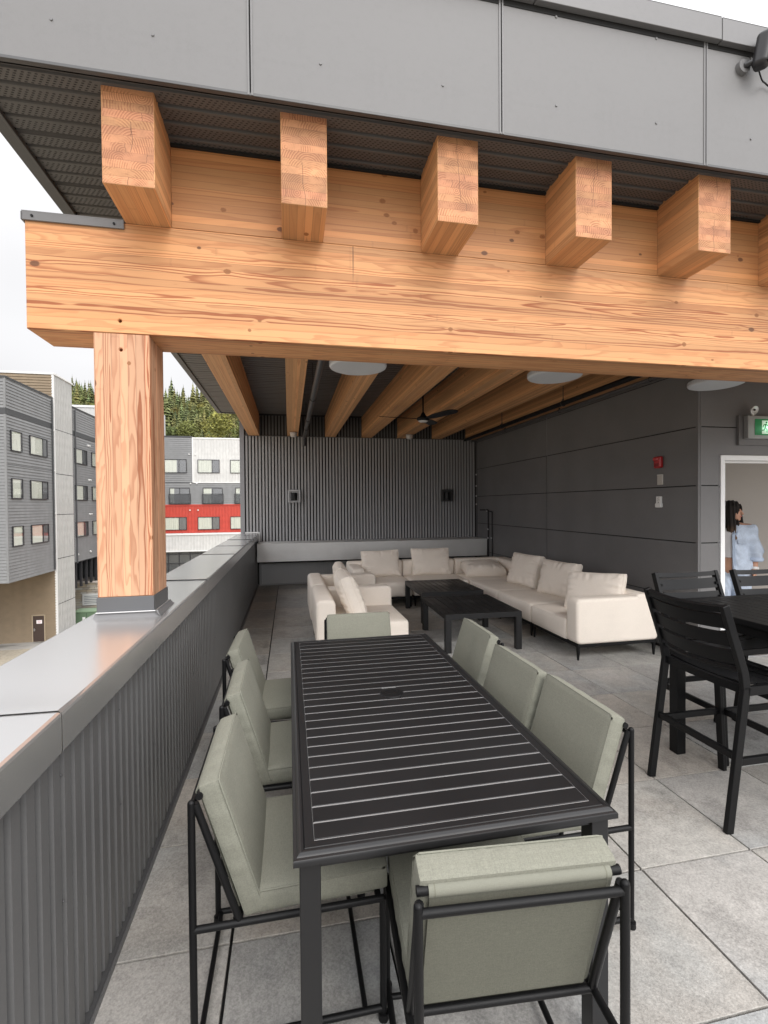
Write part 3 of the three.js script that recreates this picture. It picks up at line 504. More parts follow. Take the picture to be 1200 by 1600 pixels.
// ================================================================ coffee tables
function coffeeTable(label, x0, x1, z0, z1, yaw) {
  const H = 0.425, w = x1 - x0, L = z1 - z0, t = thing('coffee_table', label, 'coffee table', [(x0 + x1) / 2, 0, (z0 + z1) / 2], yaw, 'black coffee tables before the sofas'), l = 0.066, m = MT.blackTable;
  for (const sx of [-1, 1]) for (const sz of [-1, 1]) M('leg', box(sx * w / 2, sx * (w / 2 - l), 0, H - 0.06, sz * L / 2, sz * (L / 2 - l), 0.003), m, t);
  for (const s of [-1, 1]) { M('frame_rail', box(-w / 2, w / 2, H - 0.0595, H, s * L / 2, s * (L / 2 - l), 0.003), m, t); M('frame_rail', box(s * w / 2, s * (w / 2 - l), H - 0.0595, H, -L / 2 + l + 0.0005, L / 2 - l - 0.0005, 0.003), m, t); }
  const n = 9, p = (w - 2 * l) / n; for (let k = 0; k < n; k++) M('slat', box(-w / 2 + l + k * p + 0.0045, -w / 2 + l + (k + 1) * p - 0.0045, H - 0.022, H - 0.002, -L / 2 + l + 0.001, L / 2 - l - 0.001, 0.0025), m, t);
  M('under_rail', box(-w / 2 + l, w / 2 - l, H - 0.05, H - 0.024, -0.02, 0.02, 0.002), m, t);
}
coffeeTable('near black slatted coffee table, the one closer to the green chairs', 1.665, 2.545, -5.93, -4.89, -0.03);
coffeeTable('far black slatted coffee table, standing close to the back sofa', 1.765, 2.65, -7.25, -6.21, -0.02);

// ================================================================ modular sofa
const softProf = (pts, depth, r = 0.032) => { // rounded upholstered slab: outline in x-y, thickness along z
  const s = new THREE.Shape(); const n = pts.length, v = pts.map((p) => new THREE.Vector2(...p));
  const cx = v.reduce((a, p) => a + p.x, 0) / n, cy = v.reduce((a, p) => a + p.y, 0) / n; const rr = r * 1.2;
  // inset outline with rounded corners
  const ins = v.map((p, i) => { const a = v[(i + n - 1) % n], b = v[(i + 1) % n], d1 = a.clone().sub(p).normalize(), d2 = b.clone().sub(p).normalize(), bis = d1.clone().add(d2), sn = Math.abs(d1.x * d2.y - d1.y * d2.x); return p.clone().addScaledVector(bis, r / Math.max(0.2, sn)); });
  ins.forEach((p, i) => { const a = ins[(i + n - 1) % n], b = ins[(i + 1) % n], d1 = a.clone().sub(p), d2 = b.clone().sub(p), k = Math.min(0.03, d1.length() / 3, d2.length() / 3), q1 = p.clone().addScaledVector(d1.normalize(), k), q2 = p.clone().addScaledVector(d2.normalize(), k); i ? s.lineTo(q1.x, q1.y) : s.moveTo(q1.x, q1.y); s.quadraticCurveTo(p.x, p.y, q2.x, q2.y); });
  s.closePath();
  const g = new THREE.ExtrudeGeometry(s, { depth: Math.max(0.01, depth - 2 * r), bevelEnabled: true, bevelSize: r, bevelThickness: r, bevelSegments: 4, curveSegments: 4 }); g.translate(0, 0, -(depth - 2 * r) / 2);
  return toCreasedNormals(uvm(g), 0.7);
};
// local frame: front edge at x = 0, back at x = D, width along z (z0..z1); arms: 'n' at high z, 'f' at low z
function sofaModule(label, pos, turn, z0, z1, o = {}) {
  const t = thing('sofa_module', label, 'sofa', pos, turn, 'cream modular sofa units'), D = o.D ?? 0.985, SH = o.seat ?? 0.395, AH = o.arm ?? 0.655, BH = o.back ?? 0.66, W = z1 - z0, e = 0.004, m = MT.cream;
  const az0 = o.arms?.includes('f') ? 0.2 : 0, az1 = o.arms?.includes('n') ? 0.2 : 0, bx = o.backless ? 0 : 0.25;
  const sw = W - az0 - az1 - 2 * e, sd = D - bx * 0.75;
  const seat = cushion(sd, SH - 0.165, sw, { r: 0.03, n: 24, puff: 0.012, wr: 0.002, seed: (z0 * 7.3 + pos[0] * 3) % 9 }); seat.translate(sd / 2, (SH + 0.165) / 2, (z0 + az0 + z1 - az1) / 2);
  const sm_ = M('seat', seat, m, t);
  if (!o.backless) {
    const sl = o.slant ?? 0.1, bl = softProf([[D - 0.215, 0.2], [D - 0.005, 0.165], [D - sl, BH], [D - sl - 0.2, BH]], W - 2 * e); bl.translate(0, 0, (z0 + z1) / 2); M('back', bl, m, t);
  }
  for (const [k, zc, on] of [['n', z1 - 0.1, az1], ['f', z0 + 0.1, az0]]) if (on) { const a = softProf([[0.0, 0.165], [D - 0.003, 0.165], [D - 0.16, AH - 0.02], [0.0, AH - 0.02]], 0.2 - e); a.translate(0, 0, zc); M('arm', a, m, t); }
  if (o.sideBack) { const g = softProf([[0, 0.165], [D - 0.02, 0.165], [D - 0.1, BH], [0, BH]], 0.22); g.translate(0, 0, o.sideBack > 0 ? z1 - 0.11 : z0 + 0.11); M('back', g, m, t); }
  M('base_frame', [box(0.02, D - 0.03, 0.135, 0.163, z0 + 0.02, z0 + 0.05, 0.002), box(0.02, D - 0.03, 0.135, 0.163, z1 - 0.05, z1 - 0.02, 0.002), box(0.02, 0.05, 0.135, 0.163, z0 + 0.05, z1 - 0.05, 0.002), box(D - 0.06, D - 0.03, 0.135, 0.163, z0 + 0.05, z1 - 0.05, 0.002)], MT.black, t);
  for (const x of [0.035, D - 0.055]) for (const z of [z0 + 0.035, z1 - 0.035]) { const g = new THREE.CylinderGeometry(0.021, 0.011, 0.136, 4); g.rotateY(Math.PI / 4); g.translate(x, 0.068, z); M('leg', uvm(g), MT.black, t); }
  return t;
}
// right-hand run, facing the parapet
sofaModule('cream sofa unit with the big slanted end arm nearest the bar table', [2.872, 0, 0], 0, -5.325, -4.365, { arms: 'n' });
sofaModule('cream armless sofa unit between the end-arm unit and the unit beside the corner', [2.872, 0, 0], 0, -6.28, -5.325);
sofaModule('cream armless sofa unit against the charcoal wall next to the corner unit', [2.872, 0, 0], 0, -7.245, -6.28);
// back run, facing the viewer
sofaModule('cream corner sofa unit with the lying pillow, where the two runs meet', [0, 0, -7.25], Math.PI / 2, 2.872, 3.86, { sideBack: 1, D: 1.03 });
sofaModule('cream armless sofa unit in the middle of the back run', [0, 0, -7.3], Math.PI / 2, 1.925, 2.868, { D: 1.0 });
sofaModule('cream sofa unit with one arm at the left end of the back run', [0, 0, -7.3], Math.PI / 2, 0.955, 1.921, { arms: 'f', D: 1.0, arm: 0.645 });
// left pair, facing the coffee tables
sofaModule('cream armchair unit directly behind the far head chair of the dining table', [1.235, 0, 0], Math.PI, 4.875, 5.93, { arms: 'n', arm: 0.64, back: 0.645, slant: 0.01 });
sofaModule('cream armchair unit behind the first one, before the back run', [1.225, 0, 0], Math.PI, 5.95, 6.97, { arms: 'n', arm: 0.64, back: 0.645, slant: 0.01 });

function scatter(label, w, h, t, seed, pos, rot, crush = 0) { // plump boxed pillow: puffed faces, gusset all round, gathers at the seams
  const n = 40, gs = 0.42, g = new THREE.BoxGeometry(w, h, t, n, n, 8), p = g.attributes.position;
  for (let i = 0; i < p.count; i++) {
    const u = p.getX(i) / w * 2, v = p.getY(i) / h * 2, q = p.getZ(i) / t * 2, su = Math.sign(u), sv = Math.sign(v);
    const f = Math.pow(Math.max(0, (1 - Math.abs(u) ** 3.4) * (1 - Math.abs(v) ** 3.4)), 0.5), edge = Math.max(Math.abs(u), Math.abs(v));
    const along = Math.abs(u) > Math.abs(v) ? v : u, side = Math.abs(u) > Math.abs(v) ? 40 + su * 9 : sv * 7, gat = (N2(along * 8 + seed * 7 + side, seed + side) - 0.5) * sm(0.35, 0.9, edge) * (1 - sm(0.97, 1, edge));
    const fold = (fbm(u * 1.6 + seed * 3, v * 1.6 - seed, 3) - 0.5) * 0.16 * f + crush * (fbm(u * 2.4 + seed * 5 + v * 1.2, v * 4 + seed, 4) - 0.5) * f;
    const half = t / 2 * (gs + (1 - gs) * (f * (1 + fold)) + gat * 0.2);
    // corners stay pointed, sides draw in and the gusset bulges
    const pin = 1 - 0.055 * (1 - v * v), piv = 1 - 0.055 * (1 - u * u), bul = 0.012 * (1 - q * q);
    const ru = 1 - 0.03 * Math.max(0, Math.abs(u) + Math.abs(v) - 1.7) / 0.3, wr = 0.004 * (N2(along * 14 + side + seed, q * 2) - 0.5);
    p.setXYZ(i, (u * w / 2 * pin + (Math.abs(u) > 0.99 ? su * (bul + wr) : 0)) * ru, (v * h / 2 * piv + (Math.abs(v) > 0.99 ? sv * (bul + wr) : 0)) * ru, q * half);
  }
  g.computeVertexNormals();
  const o = M('pillow', uvm(g, 0, seed * 0.31, seed * 0.77), MT.cream); o.position.set(...pos); o.rotation.set(...rot, 'YXZ');
  for (const s of [-1, 1]) { const pts = []; for (let k = 0; k < 80; k++) { const a = k / 20, c = Math.floor(a), ff = (a - c) * 2 - 1, [u, v] = [[ff, -1], [1, ff], [-ff, 1], [-1, -ff]][c], e = Math.abs(u) + Math.abs(v) > 1.7 ? 1 - 0.03 * (Math.abs(u) + Math.abs(v) - 1.7) / 0.3 : 1; pts.push(new THREE.Vector3(u * w / 2 * (1 - 0.055 * (1 - v * v)) * e, v * h / 2 * (1 - 0.055 * (1 - u * u)) * e, s * t / 2 * gs)); } M('piping', uvm(new THREE.TubeGeometry(new THREE.CatmullRomCurve3(pts, true), 160, 0.0042, 5, true)), MT.cream, o); }
  return tag(o, label, 'pillow', 'cream scatter pillows');
}
// rotation order YXZ: turn about y, then lean about x
scatter('cream pillow standing at the left arm of the back sofa', 0.66, 0.45, 0.19, 1, [1.53, 0.615, -8.0], [-0.28, 0.03, 0.02], 0.12);
scatter('cream pillow standing in the middle of the back sofa', 0.68, 0.46, 0.18, 2, [2.42, 0.625, -8.0], [-0.26, -0.02, 0], 0.1);
scatter('cream pillow lying flat on the corner seat', 0.68, 0.46, 0.25, 3, [3.27, 0.505, -7.72], [-1.38, -0.12, 0], 0.28);
scatter('cream pillow standing against the charcoal wall side, farther of the two', 0.66, 0.47, 0.2, 4, [3.46, 0.63, -6.56], [-0.3, -1.42, 0], 0.1);
scatter('cream pillow standing against the charcoal wall side, nearer of the two', 0.64, 0.46, 0.21, 5, [3.5, 0.62, -5.72], [-0.26, -1.38, 0], 0.1);
scatter('cream pillow leaning askew behind the big end arm', 0.66, 0.46, 0.19, 6, [3.4, 0.6, -4.83], [-0.32, -1.05, 0.05], 0.12);
scatter('plump wrinkled cream pillow on the armchair unit behind the dining table', 0.62, 0.5, 0.24, 7, [0.66, 0.615, -5.33], [-0.36, 1.57, 0], 0.34);
scatter('cream pillow half hidden on the second armchair unit', 0.6, 0.46, 0.2, 8, [0.72, 0.6, -6.4], [-0.42, 1.5, 0.03], 0.2);

// ================================================================ bar table and stools
{
  const x0 = 2.4, z1 = -1.32, z0 = -2.7, x1 = 4.1, Y = 0.985, w = x1 - x0, L = z1 - z0, b = 0.07;
  const t = thing('bar_table', 'tall black slatted bar table at the right edge with stools round it', 'bar table', [x0, 0, z1]);
  for (const x of [0.025, w - 0.09]) for (const z of [-0.03, -L + 0.095]) M('leg', box(x, x + 0.066, 0, Y - 0.035, z - 0.066, z, 0.004), MT.blackTex, t);
  M('frame_rail', box(0, w, Y - 0.034, Y, -b, 0, 0.006), MT.blackTex, t); M('frame_rail', box(0, w, Y - 0.034, Y, -L, -L + b, 0.006), MT.blackTex, t);
  M('frame_rail', box(0, b, Y - 0.034, Y, -L + b + 0.001, -b - 0.001, 0.006), MT.blackTex, t); M('frame_rail', box(w - b, w, Y - 0.034, Y, -L + b + 0.001, -b - 0.001, 0.006), MT.blackTex, t);
  const n = 22, p = (w - 2 * b) / n; for (let k = 0; k < n; k++) M('slat', box(b + k * p + 0.0025, b + (k + 1) * p - 0.0025, Y - 0.016, Y - 0.001, -L + b + 0.001, -b - 0.001, 0.002), MT.blackTex, t);
  M('apron', [box(0.03, w - 0.03, Y - 0.09, Y - 0.036, -0.06, -0.04, 0.002), box(0.03, w - 0.03, Y - 0.09, Y - 0.036, -L + 0.04, -L + 0.06, 0.002), box(0.03, 0.05, Y - 0.09, Y - 0.036, -L + 0.06, -0.06, 0.002)], MT.blackTex, t);
}
function curvedSlat(x, y, hz, h, th, sag, lean) { // bowed board across z, dished backwards (to -x)
  const g = new RoundedBoxGeometry(th, h, hz * 2, 1, Math.min(0.003, th * 0.3)); const q = new THREE.BoxGeometry(th, h, hz * 2, 1, 1, 14), p = q.attributes.position;
  for (let i = 0; i < p.count; i++) p.setX(i, p.getX(i) - sag * (1 - (p.getZ(i) / hz) ** 2));
  q.rotateZ(lean); q.translate(x, y, 0); q.computeVertexNormals(); g.dispose(); return toCreasedNormals(uvm(q, 2), 0.5);
}
function barStool(label, pos, turn) { // faces +x; origin on the floor under the seat
  const t = thing('bar_stool', label, 'bar stool', pos, turn, 'black metal bar stools'), m = MT.blackTex, hz = 0.252;
  for (const s of [-1, 1]) {
    const z = s * hz;
    M('rear_leg', bar([-0.235, 0, z], [-0.135, 0.715, z], 0.026, 0.042, [0, 0, 1]), m, t);
    M('back_post', [bar([-0.137, 0.7, z], [-0.15, 0.79, z], 0.026, 0.042, [0, 0, 1]), bar([-0.149, 0.784, z], [-0.262, 1.118, z], 0.026, 0.04, [0, 0, 1])], m, t);
    M('front_leg', bar([0.285, 0, z], [0.245, 0.7, z], 0.026, 0.042, [0, 0, 1]), m, t);
    M('seat_rail', bar([-0.135, 0.69, z], [0.262, 0.7, z], 0.026, 0.046, [0, 0, 1]), m, t);
    M('side_stretcher', bar([-0.186, 0.345, z], [0.264, 0.345, z], 0.024, 0.036, [0, 0, 1]), m, t);
  }
  M('rear_stretcher', bar([-0.184, 0.366, -hz + 0.012], [-0.184, 0.366, hz - 0.012], 0.024, 0.036, [1, 0, 0]), m, t);
  M('foot_rest', bar([0.265, 0.345, -hz + 0.012], [0.265, 0.345, hz - 0.012], 0.024, 0.036, [1, 0, 0]), m, t);
  M('front_rail', bar([0.25, 0.69, -hz + 0.012], [0.25, 0.69, hz - 0.012], 0.024, 0.04, [1, 0, 0]), m, t);
  M('rear_rail', curvedSlat(-0.128, 0.69, hz - 0.012, 0.04, 0.024, 0.012, 0), m, t);
  for (let k = 0; k < 6; k++) { // dished seat boards, running side to side
    const q = new THREE.BoxGeometry(0.054, 0.012, hz * 2 - 0.024, 1, 1, 12), p = q.attributes.position; for (let i = 0; i < p.count; i++) p.setY(i, p.getY(i) - 0.02 * (1 - (p.getZ(i) / hz) ** 2)); q.computeVertexNormals(); q.translate(-0.085 + k * 0.062, 0.722 - 0.012 * Math.sin(k / 5 * Math.PI), 0); M('seat_slat', toCreasedNormals(uvm(q, 2), 0.5), m, t);
  }
  const lean = 0.325, xb = (y) => -0.149 - (y - 0.784) * 0.338;
  M('top_rail', curvedSlat(xb(1.1) + 0.0, 1.1, hz - 0.012, 0.03, 0.026, 0.035, lean), m, t);
  for (const y of [1.036, 0.945, 0.854]) M('back_slat', curvedSlat(xb(y), y, hz - 0.012, 0.074, 0.012, 0.035, lean), m, t);
  M('lower_rail', curvedSlat(xb(0.79), 0.79, hz - 0.012, 0.016, 0.02, 0.035, lean), m, t);
  for (const s of [-1, 1]) for (const y of [1.036, 0.945, 0.854]) { const g = new THREE.BoxGeometry(0.014, 0.016, 0.014); g.translate(xb(y) + 0.012, y, s * (hz - 0.02)); M('slat_clip', uvm(g), MT.black, t); }
  return t;
}
const st = barStool('black bar stool at the left end of the bar table, back to the dining table', [2.325, 0, -2.185], 0);
copyOf(st, 'black bar stool behind the bar table between the sofa arm and the doorway', [2.81, 0, -2.69], -Math.PI / 2);
copyOf(st, 'black bar stool behind the bar table, right in front of the doorway', [3.475, 0, -2.69], -Math.PI / 2);
// ================================================================ ceiling discs, fan, sensors, pipes
function ceilingDisc(label, x, z) {
  const t = thing('ceiling_light', label, 'ceiling light', [x, 2.735, z], 0, 'round white ceiling lights');
  const pr = [[0, 0.004], [0.15, 0.002], [0.212, 0.0], [0.228, 0.006], [0.232, 0.014], [0.232, 0.046], [0.226, 0.052], [0, 0.054]].map((p) => new THREE.Vector2(...p));
  M('drum', uvm(new THREE.LatheGeometry(pr, 56)), mat([0.62, 0.64, 0.67], 0.35), t);
  const rb = []; for (let k = 0; k < 72; k++) { const a = k / 72 * Math.PI * 2, g = new THREE.BoxGeometry(0.004, 0.028, 0.005); g.translate(0.2325, 0.031, 0); g.rotateY(a); rb.push(uvm(g)); }
  M('ribs', merge(rb), mat([0.5, 0.52, 0.55], 0.4), t);
  M('stem', tube([0, 0.05, 0], [0, 0.745, 0], 0.018), MT.black, t); M('canopy', uvm(at(new THREE.CylinderGeometry(0.07, 0.07, 0.02, 20), 0, 0.735, 0)), MT.black, t);
  return t;
}
ceilingDisc('white ribbed round ceiling light nearest the black sprinkler pipe', 0.565, -3.86);
ceilingDisc('white round ceiling light before the fifth and sixth rafters', 2.325, -3.86);
ceilingDisc('white round ceiling light by the entrance wall corner', 4.02, -3.86);
{
  const t = thing('ceiling_fan', 'black three bladed ceiling fan with a small white light', 'ceiling fan', [1.93, 2.87, -6.7]);
  M('down_rod', tube([0, 0.07, 0], [0, 0.58, 0], 0.011), MT.black, t); M('canopy', uvm(at(new THREE.CylinderGeometry(0.06, 0.05, 0.05, 20), 0, 0.56, 0)), MT.black, t);
  M('motor', uvm(new THREE.LatheGeometry([[0, -0.03], [0.07, -0.03], [0.095, -0.01], [0.09, 0.015], [0.045, 0.04], [0.03, 0.07], [0.016, 0.095], [0, 0.095]].map((p) => new THREE.Vector2(...p)), 28)), MT.black, t);
  M('lens', uvm(new THREE.LatheGeometry([[0, -0.05], [0.055, -0.047], [0.07, -0.036], [0.07, -0.028], [0, -0.028]].map((p) => new THREE.Vector2(...p)), 28)), mat([0.75, 0.75, 0.75], 0.4), t);
  for (const a of [Math.PI, Math.PI + 2.094, Math.PI - 2.094]) {
    const g = new THREE.BoxGeometry(0.56, 0.008, 0.14, 16, 1, 6), p = g.attributes.position;
    for (let i = 0; i < p.count; i++) { const s = (p.getX(i) + 0.28) / 0.56, w = lerp(0.55, 1, sm(0, 0.35, s)) * Math.sqrt(Math.max(0.02, 1 - Math.pow(Math.max(0, (s - 0.82) / 0.19), 2))); const z = p.getZ(i) * w; p.setXYZ(i, 0.09 + s * 0.56, p.getY(i) + z * 0.2 + 0.02 * s, z + 0.02 * Math.sin(s * 2.4)); }
    g.rotateY(a); g.computeVertexNormals(); M('blade', toCreasedNormals(uvm(g), 0.6), MT.blackGloss, t);
  }
}
for (const [x, lab] of [[0.1, 'small white ceiling sensor under the second rafter at the back wall'], [2.39, 'small white ceiling sensor under the fifth rafter near the fan']]) {
  const t = thing('ceiling_sensor', lab, 'sensor', [x, 3.03, -9.3], 0, 'small white ceiling sensors');
  M('housing', uvm(new THREE.LatheGeometry([[0, -0.095], [0.05, -0.09], [0.062, -0.07], [0.062, -0.03], [0.07, -0.028], [0.07, 0.0], [0, 0]].map((p) => new THREE.Vector2(...p)), 24)), mat([0.55, 0.52, 0.5], 0.5), t);
}
function pipeRun(label, x, y, z0, z1, r, hang, m) {
  const t = thing('overhead_pipe', label, 'pipe', [x, y, 0]);
  M('pipe', tube([0, 0, z0], [0, 0, z1], r, 16), m, t);
  for (const z of hang) {
    const h = M('hanger', [tube([0, r, z], [0, 3.46 - y, z], 0.005, 6)], MT.darkMetal, t), q = new THREE.TorusGeometry(r + 0.006, 0.005, 6, 20); q.translate(0, 0, z); M('clamp', uvm(q), MT.darkMetal, h);
    M('nut', uvm(at(new THREE.CylinderGeometry(0.012, 0.012, 0.016, 6), 0, r + 0.02, z)), MT.darkMetal, h);
  }
  return t;
}
{
  const t = pipeRun('thick black sprinkler pipe running to the back wall between the second and third rafters', 0.316, 3.0, -2.9, -9.72, 0.034, [-3.6, -6.2, -8.6], mat([0.045, 0.045, 0.048], 0.3));
  M('coupling', [tube([0, 0, -7.72], [0, 0, -7.84], 0.042, 16)], mat([0.05, 0.045, 0.045], 0.4), t);
  M('elbow', [tube([0, 0, -9.7], [0, -0.16, -9.78], 0.036, 14), uvm(at(new THREE.SphereGeometry(0.036, 12, 8), 0, 0, -9.71))], mat([0.045, 0.045, 0.048], 0.35), t);
}
pipeRun('black overhead pipe along the charcoal panel wall, the inner of two', 3.68, 2.985, -2.9, -9.6, 0.032, [-3.8, -5.9, -7.8], MT.black);
pipeRun('thin grey conduit along the top of the charcoal panel wall', 3.93, 2.985, -2.9, -9.86, 0.017, [-4.6, -6.4, -8.2], mat([0.11, 0.11, 0.115], 0.4, 0.2));
{
  const t = thing('wall_conduit', 'thin dark conduit with pale clips beside the ledge in the back corner', 'conduit', [4.035, 0, -9.22]);
  M('pipe', [tube([-0.14, 1.5, -0.1], [0, 1.5, 0], 0.012), tube([0, 0.02, 0], [0, 1.5, 0], 0.012), tube([0.01, 0.02, 0.17], [0.01, 1.46, 0.17], 0.01), tube([0.01, 1.46, 0.17], [0, 1.48, 0], 0.01)], MT.black, t);
  for (const [y, z] of [[1.48, -0.06], [1.1, 0], [0.92, 0], [0.93, 0.17], [1.5, -0.1]]) { const g = new THREE.BoxGeometry(0.014, 0.03, 0.032); g.translate(-0.008, y, z); M('clip', uvm(g), mat([0.55, 0.55, 0.55], 0.4, 0.4), t); }
}
{ // tiny fixing clips on the back corner edge
  const t = thing('cable_clip', 'small pale cable clips on the edge of the ribbed back wall', 'cable clips', [4.04, 0, -9.86]); t.userData.kind = 'stuff';
  const g = []; for (const y of [2.27, 2.02, 1.8, 1.62]) { const b = new THREE.BoxGeometry(0.022, 0.03, 0.02); b.translate(0, y, 0); g.push(uvm(b)); } M('clips', merge(g), mat([0.6, 0.6, 0.6], 0.4), t);
}
function sconce(label, x, paintedLit) {
  const t = thing('wall_sconce', label, 'wall light', [x, 1.815, -9.9], 0, 'square wall lights on the ribbed back wall'), m = paintedLit ? mat([0.42, 0.42, 0.43], 0.4, 0.2) : mat([0.035, 0.035, 0.037], 0.4);  // paler copy carries the daylight on the left frame in its colour
  M('back_plate', box(-0.115, 0.115, -0.12, 0.12, -0.0, 0.018, 0.004), m, t);
  M('side_frame', [box(-0.115, -0.085, -0.12, 0.12, 0.018, 0.075, 0.004), box(0.085, 0.115, -0.12, 0.12, 0.018, 0.075, 0.004), box(-0.0845, 0.0845, 0.085, 0.12, 0.018, 0.075, 0.004), box(-0.0845, 0.0845, -0.12, -0.095, 0.018, 0.075, 0.004)], m, t);
  const c = new THREE.CylinderGeometry(0.055, 0.055, 0.14, 20); c.translate(0, -0.01, 0.06); M('lamp_body', uvm(c), MT.blackGloss, t);
  t.scale.setScalar(1.08);
}
sconce('square wall light with daylight painted into its pale frame on the left part of the ribbed back wall', 0.105, true);
sconce('black square wall light on the right part of the ribbed back wall', 3.36, false);

// ================================================================ safety devices on the charcoal wall
{
  const t = thing('fire_alarm', 'red fire alarm strobe high on the charcoal panel wall', 'fire alarm', [4.07, 2.07, -4.61], -Math.PI / 2);
  const red = mat([0.4, 0.018, 0.022], 0.3);
  M('housing', uvm(new RoundedBoxGeometry(0.1, 0.13, 0.05, 3, 0.018).translate(0, 0, 0.025)), red, t);
  M('strobe_lens', uvm(new RoundedBoxGeometry(0.07, 0.035, 0.03, 2, 0.01).translate(0, 0.035, 0.058)), mat([0.5, 0.06, 0.06], 0.12), t);
  M('sounder_slots', [plainBox(-0.03, 0.03, -0.02, -0.015, 0.049, 0.0515), plainBox(-0.03, 0.03, -0.032, -0.027, 0.049, 0.0515), plainBox(-0.03, 0.03, -0.044, -0.039, 0.049, 0.0515)], MT.gap, t);
}
{
  const t = thing('cover_plate', 'beige rectangular cover plate between the red alarm and the white thermostat', 'cover plate', [4.07, 1.877, -4.605], -Math.PI / 2);
  M('plate', box(-0.042, 0.042, -0.058, 0.058, 0, 0.009, 0.003), mat([0.5, 0.47, 0.43], 0.5), t); M('rim', [box(0.03, 0.042, -0.057, 0.057, 0.009, 0.012, 0.002), box(-0.042, 0.0295, 0.05, 0.057, 0.009, 0.012, 0.002)], mat([0.66, 0.64, 0.6], 0.5), t);
}
{
  const t = thing('thermostat', 'white thermostat control with a keypad label, lowest device on the charcoal wall', 'thermostat', [4.07, 1.628, -4.612], -Math.PI / 2);
  const cv = document.createElement('canvas'); cv.width = 64; cv.height = 128; const c = cv.getContext('2d'); c.fillStyle = '#e4e3e0'; c.fillRect(0, 0, 64, 128); c.fillStyle = '#6f706f'; for (let r = 0; r < 7; r++) for (let k = 0; k < 3; k++) if ((r * 3 + k) % 4) c.fillRect(14 + k * 14, 10 + r * 10, 9, 5); c.fillRect(24, 90, 20, 4); c.fillRect(31, 84, 6, 16); c.fillRect(22, 100, 22, 4);
  const tx = new THREE.CanvasTexture(cv); tx.colorSpace = THREE.SRGBColorSpace;
  M('housing', [box(-0.036, 0.034, -0.045, 0.062, 0, 0.024, 0.006), box(-0.042, 0.044, -0.062, -0.014, 0.001, 0.034, 0.008)], MT.white, t);
  const p = new THREE.PlaneGeometry(0.056, 0.09); p.translate(-0.002, 0.016, 0.0252); M('keypad', p, new THREE.MeshStandardMaterial({ map: tx, roughness: 0.5 }), t);
}
{
  const t = thing('exit_sign', 'green running man exit sign in a grey housing above the doorway', 'exit sign', [4.58, 2.265, -4.107]);
  M('junction_box', box(-0.05, 0.5, -0.06, 0.24, 0.0, 0.03, 0.004), MT.panel, t);
  M('housing', [box(0, 0.44, 0, 0.235, 0.03, 0.085, 0.008)], mat([0.32, 0.32, 0.32], 0.45, 0.3), t);
  const cv = document.createElement('canvas'); cv.width = 512; cv.height = 256; const c = cv.getContext('2d');
  c.fillStyle = '#0b7a44'; c.fillRect(0, 0, 512, 256); c.fillStyle = '#e9f2ea'; c.fillRect(128, 22, 128, 212);
  const man = (x, y) => { c.save(); c.translate(x, y); c.strokeStyle = c.fillStyle = '#0b5f36'; c.lineCap = c.lineJoin = 'round';
    c.beginPath(); c.arc(20, -74, 15, 0, 7); c.fill(); c.lineWidth = 24; c.beginPath(); c.moveTo(12, -44); c.lineTo(-4, 6); c.stroke();
    c.lineWidth = 14; c.beginPath(); c.moveTo(14, -46); c.lineTo(48, -24); c.lineTo(66, -40); c.stroke(); c.beginPath(); c.moveTo(8, -46); c.lineTo(-30, -34); c.lineTo(-42, -2); c.stroke();
    c.lineWidth = 17; c.beginPath(); c.moveTo(0, 8); c.lineTo(32, 34); c.lineTo(30, 78); c.stroke(); c.beginPath(); c.moveTo(-4, 8); c.lineTo(-22, 46); c.lineTo(-62, 50); c.stroke(); c.restore(); };
  man(188, 128);
  c.fillStyle = '#e9f2ea'; c.beginPath(); c.moveTo(290, 112); c.lineTo(390, 112); c.lineTo(390, 70); c.lineTo(470, 128); c.lineTo(390, 186); c.lineTo(390, 144); c.lineTo(290, 144); c.fill();
  const tx = new THREE.CanvasTexture(cv); tx.colorSpace = THREE.SRGBColorSpace;
  const p = new THREE.PlaneGeometry(0.35, 0.165); p.translate(0.255, 0.118, 0.0872);
  M('legend', p, new THREE.MeshStandardMaterial({ map: tx, roughness: 0.4, emissiveMap: tx, emissive: lin(1, 1, 1), emissiveIntensity: 0.035 }), t);
  const h = thing('emergency_lamp', 'small white emergency lamp head on top of the exit sign', 'emergency lamp', [4.655, 2.525, -4.04]);
  const dish = new THREE.LatheGeometry([[0, -0.03], [0.02, -0.03], [0.042, -0.005], [0.046, 0.012], [0.04, 0.016], [0.036, 0.008], [0.012, 0.0], [0, 0.004]].map((q) => new THREE.Vector2(...q)), 24); dish.rotateX(Math.PI / 2 + 0.3); dish.translate(0, 0.03, 0.01);
  M('reflector', uvm(dish), mat([0.7, 0.7, 0.7], 0.25, 0.2), h); M('bulb', uvm(at(new THREE.SphereGeometry(0.011, 10, 8), 0, 0.03, 0.02)), MT.gap, h); M('swivel', tube([0, -0.026, 0], [0, 0.02, 0], 0.012), MT.white, h);
  const l = new THREE.PointLight(new THREE.Color(0.4, 1, 0.6), 0.012, 3, 2); l.position.set(4.835, 2.38, -3.98); l.castShadow = true; scene.add(l);
}
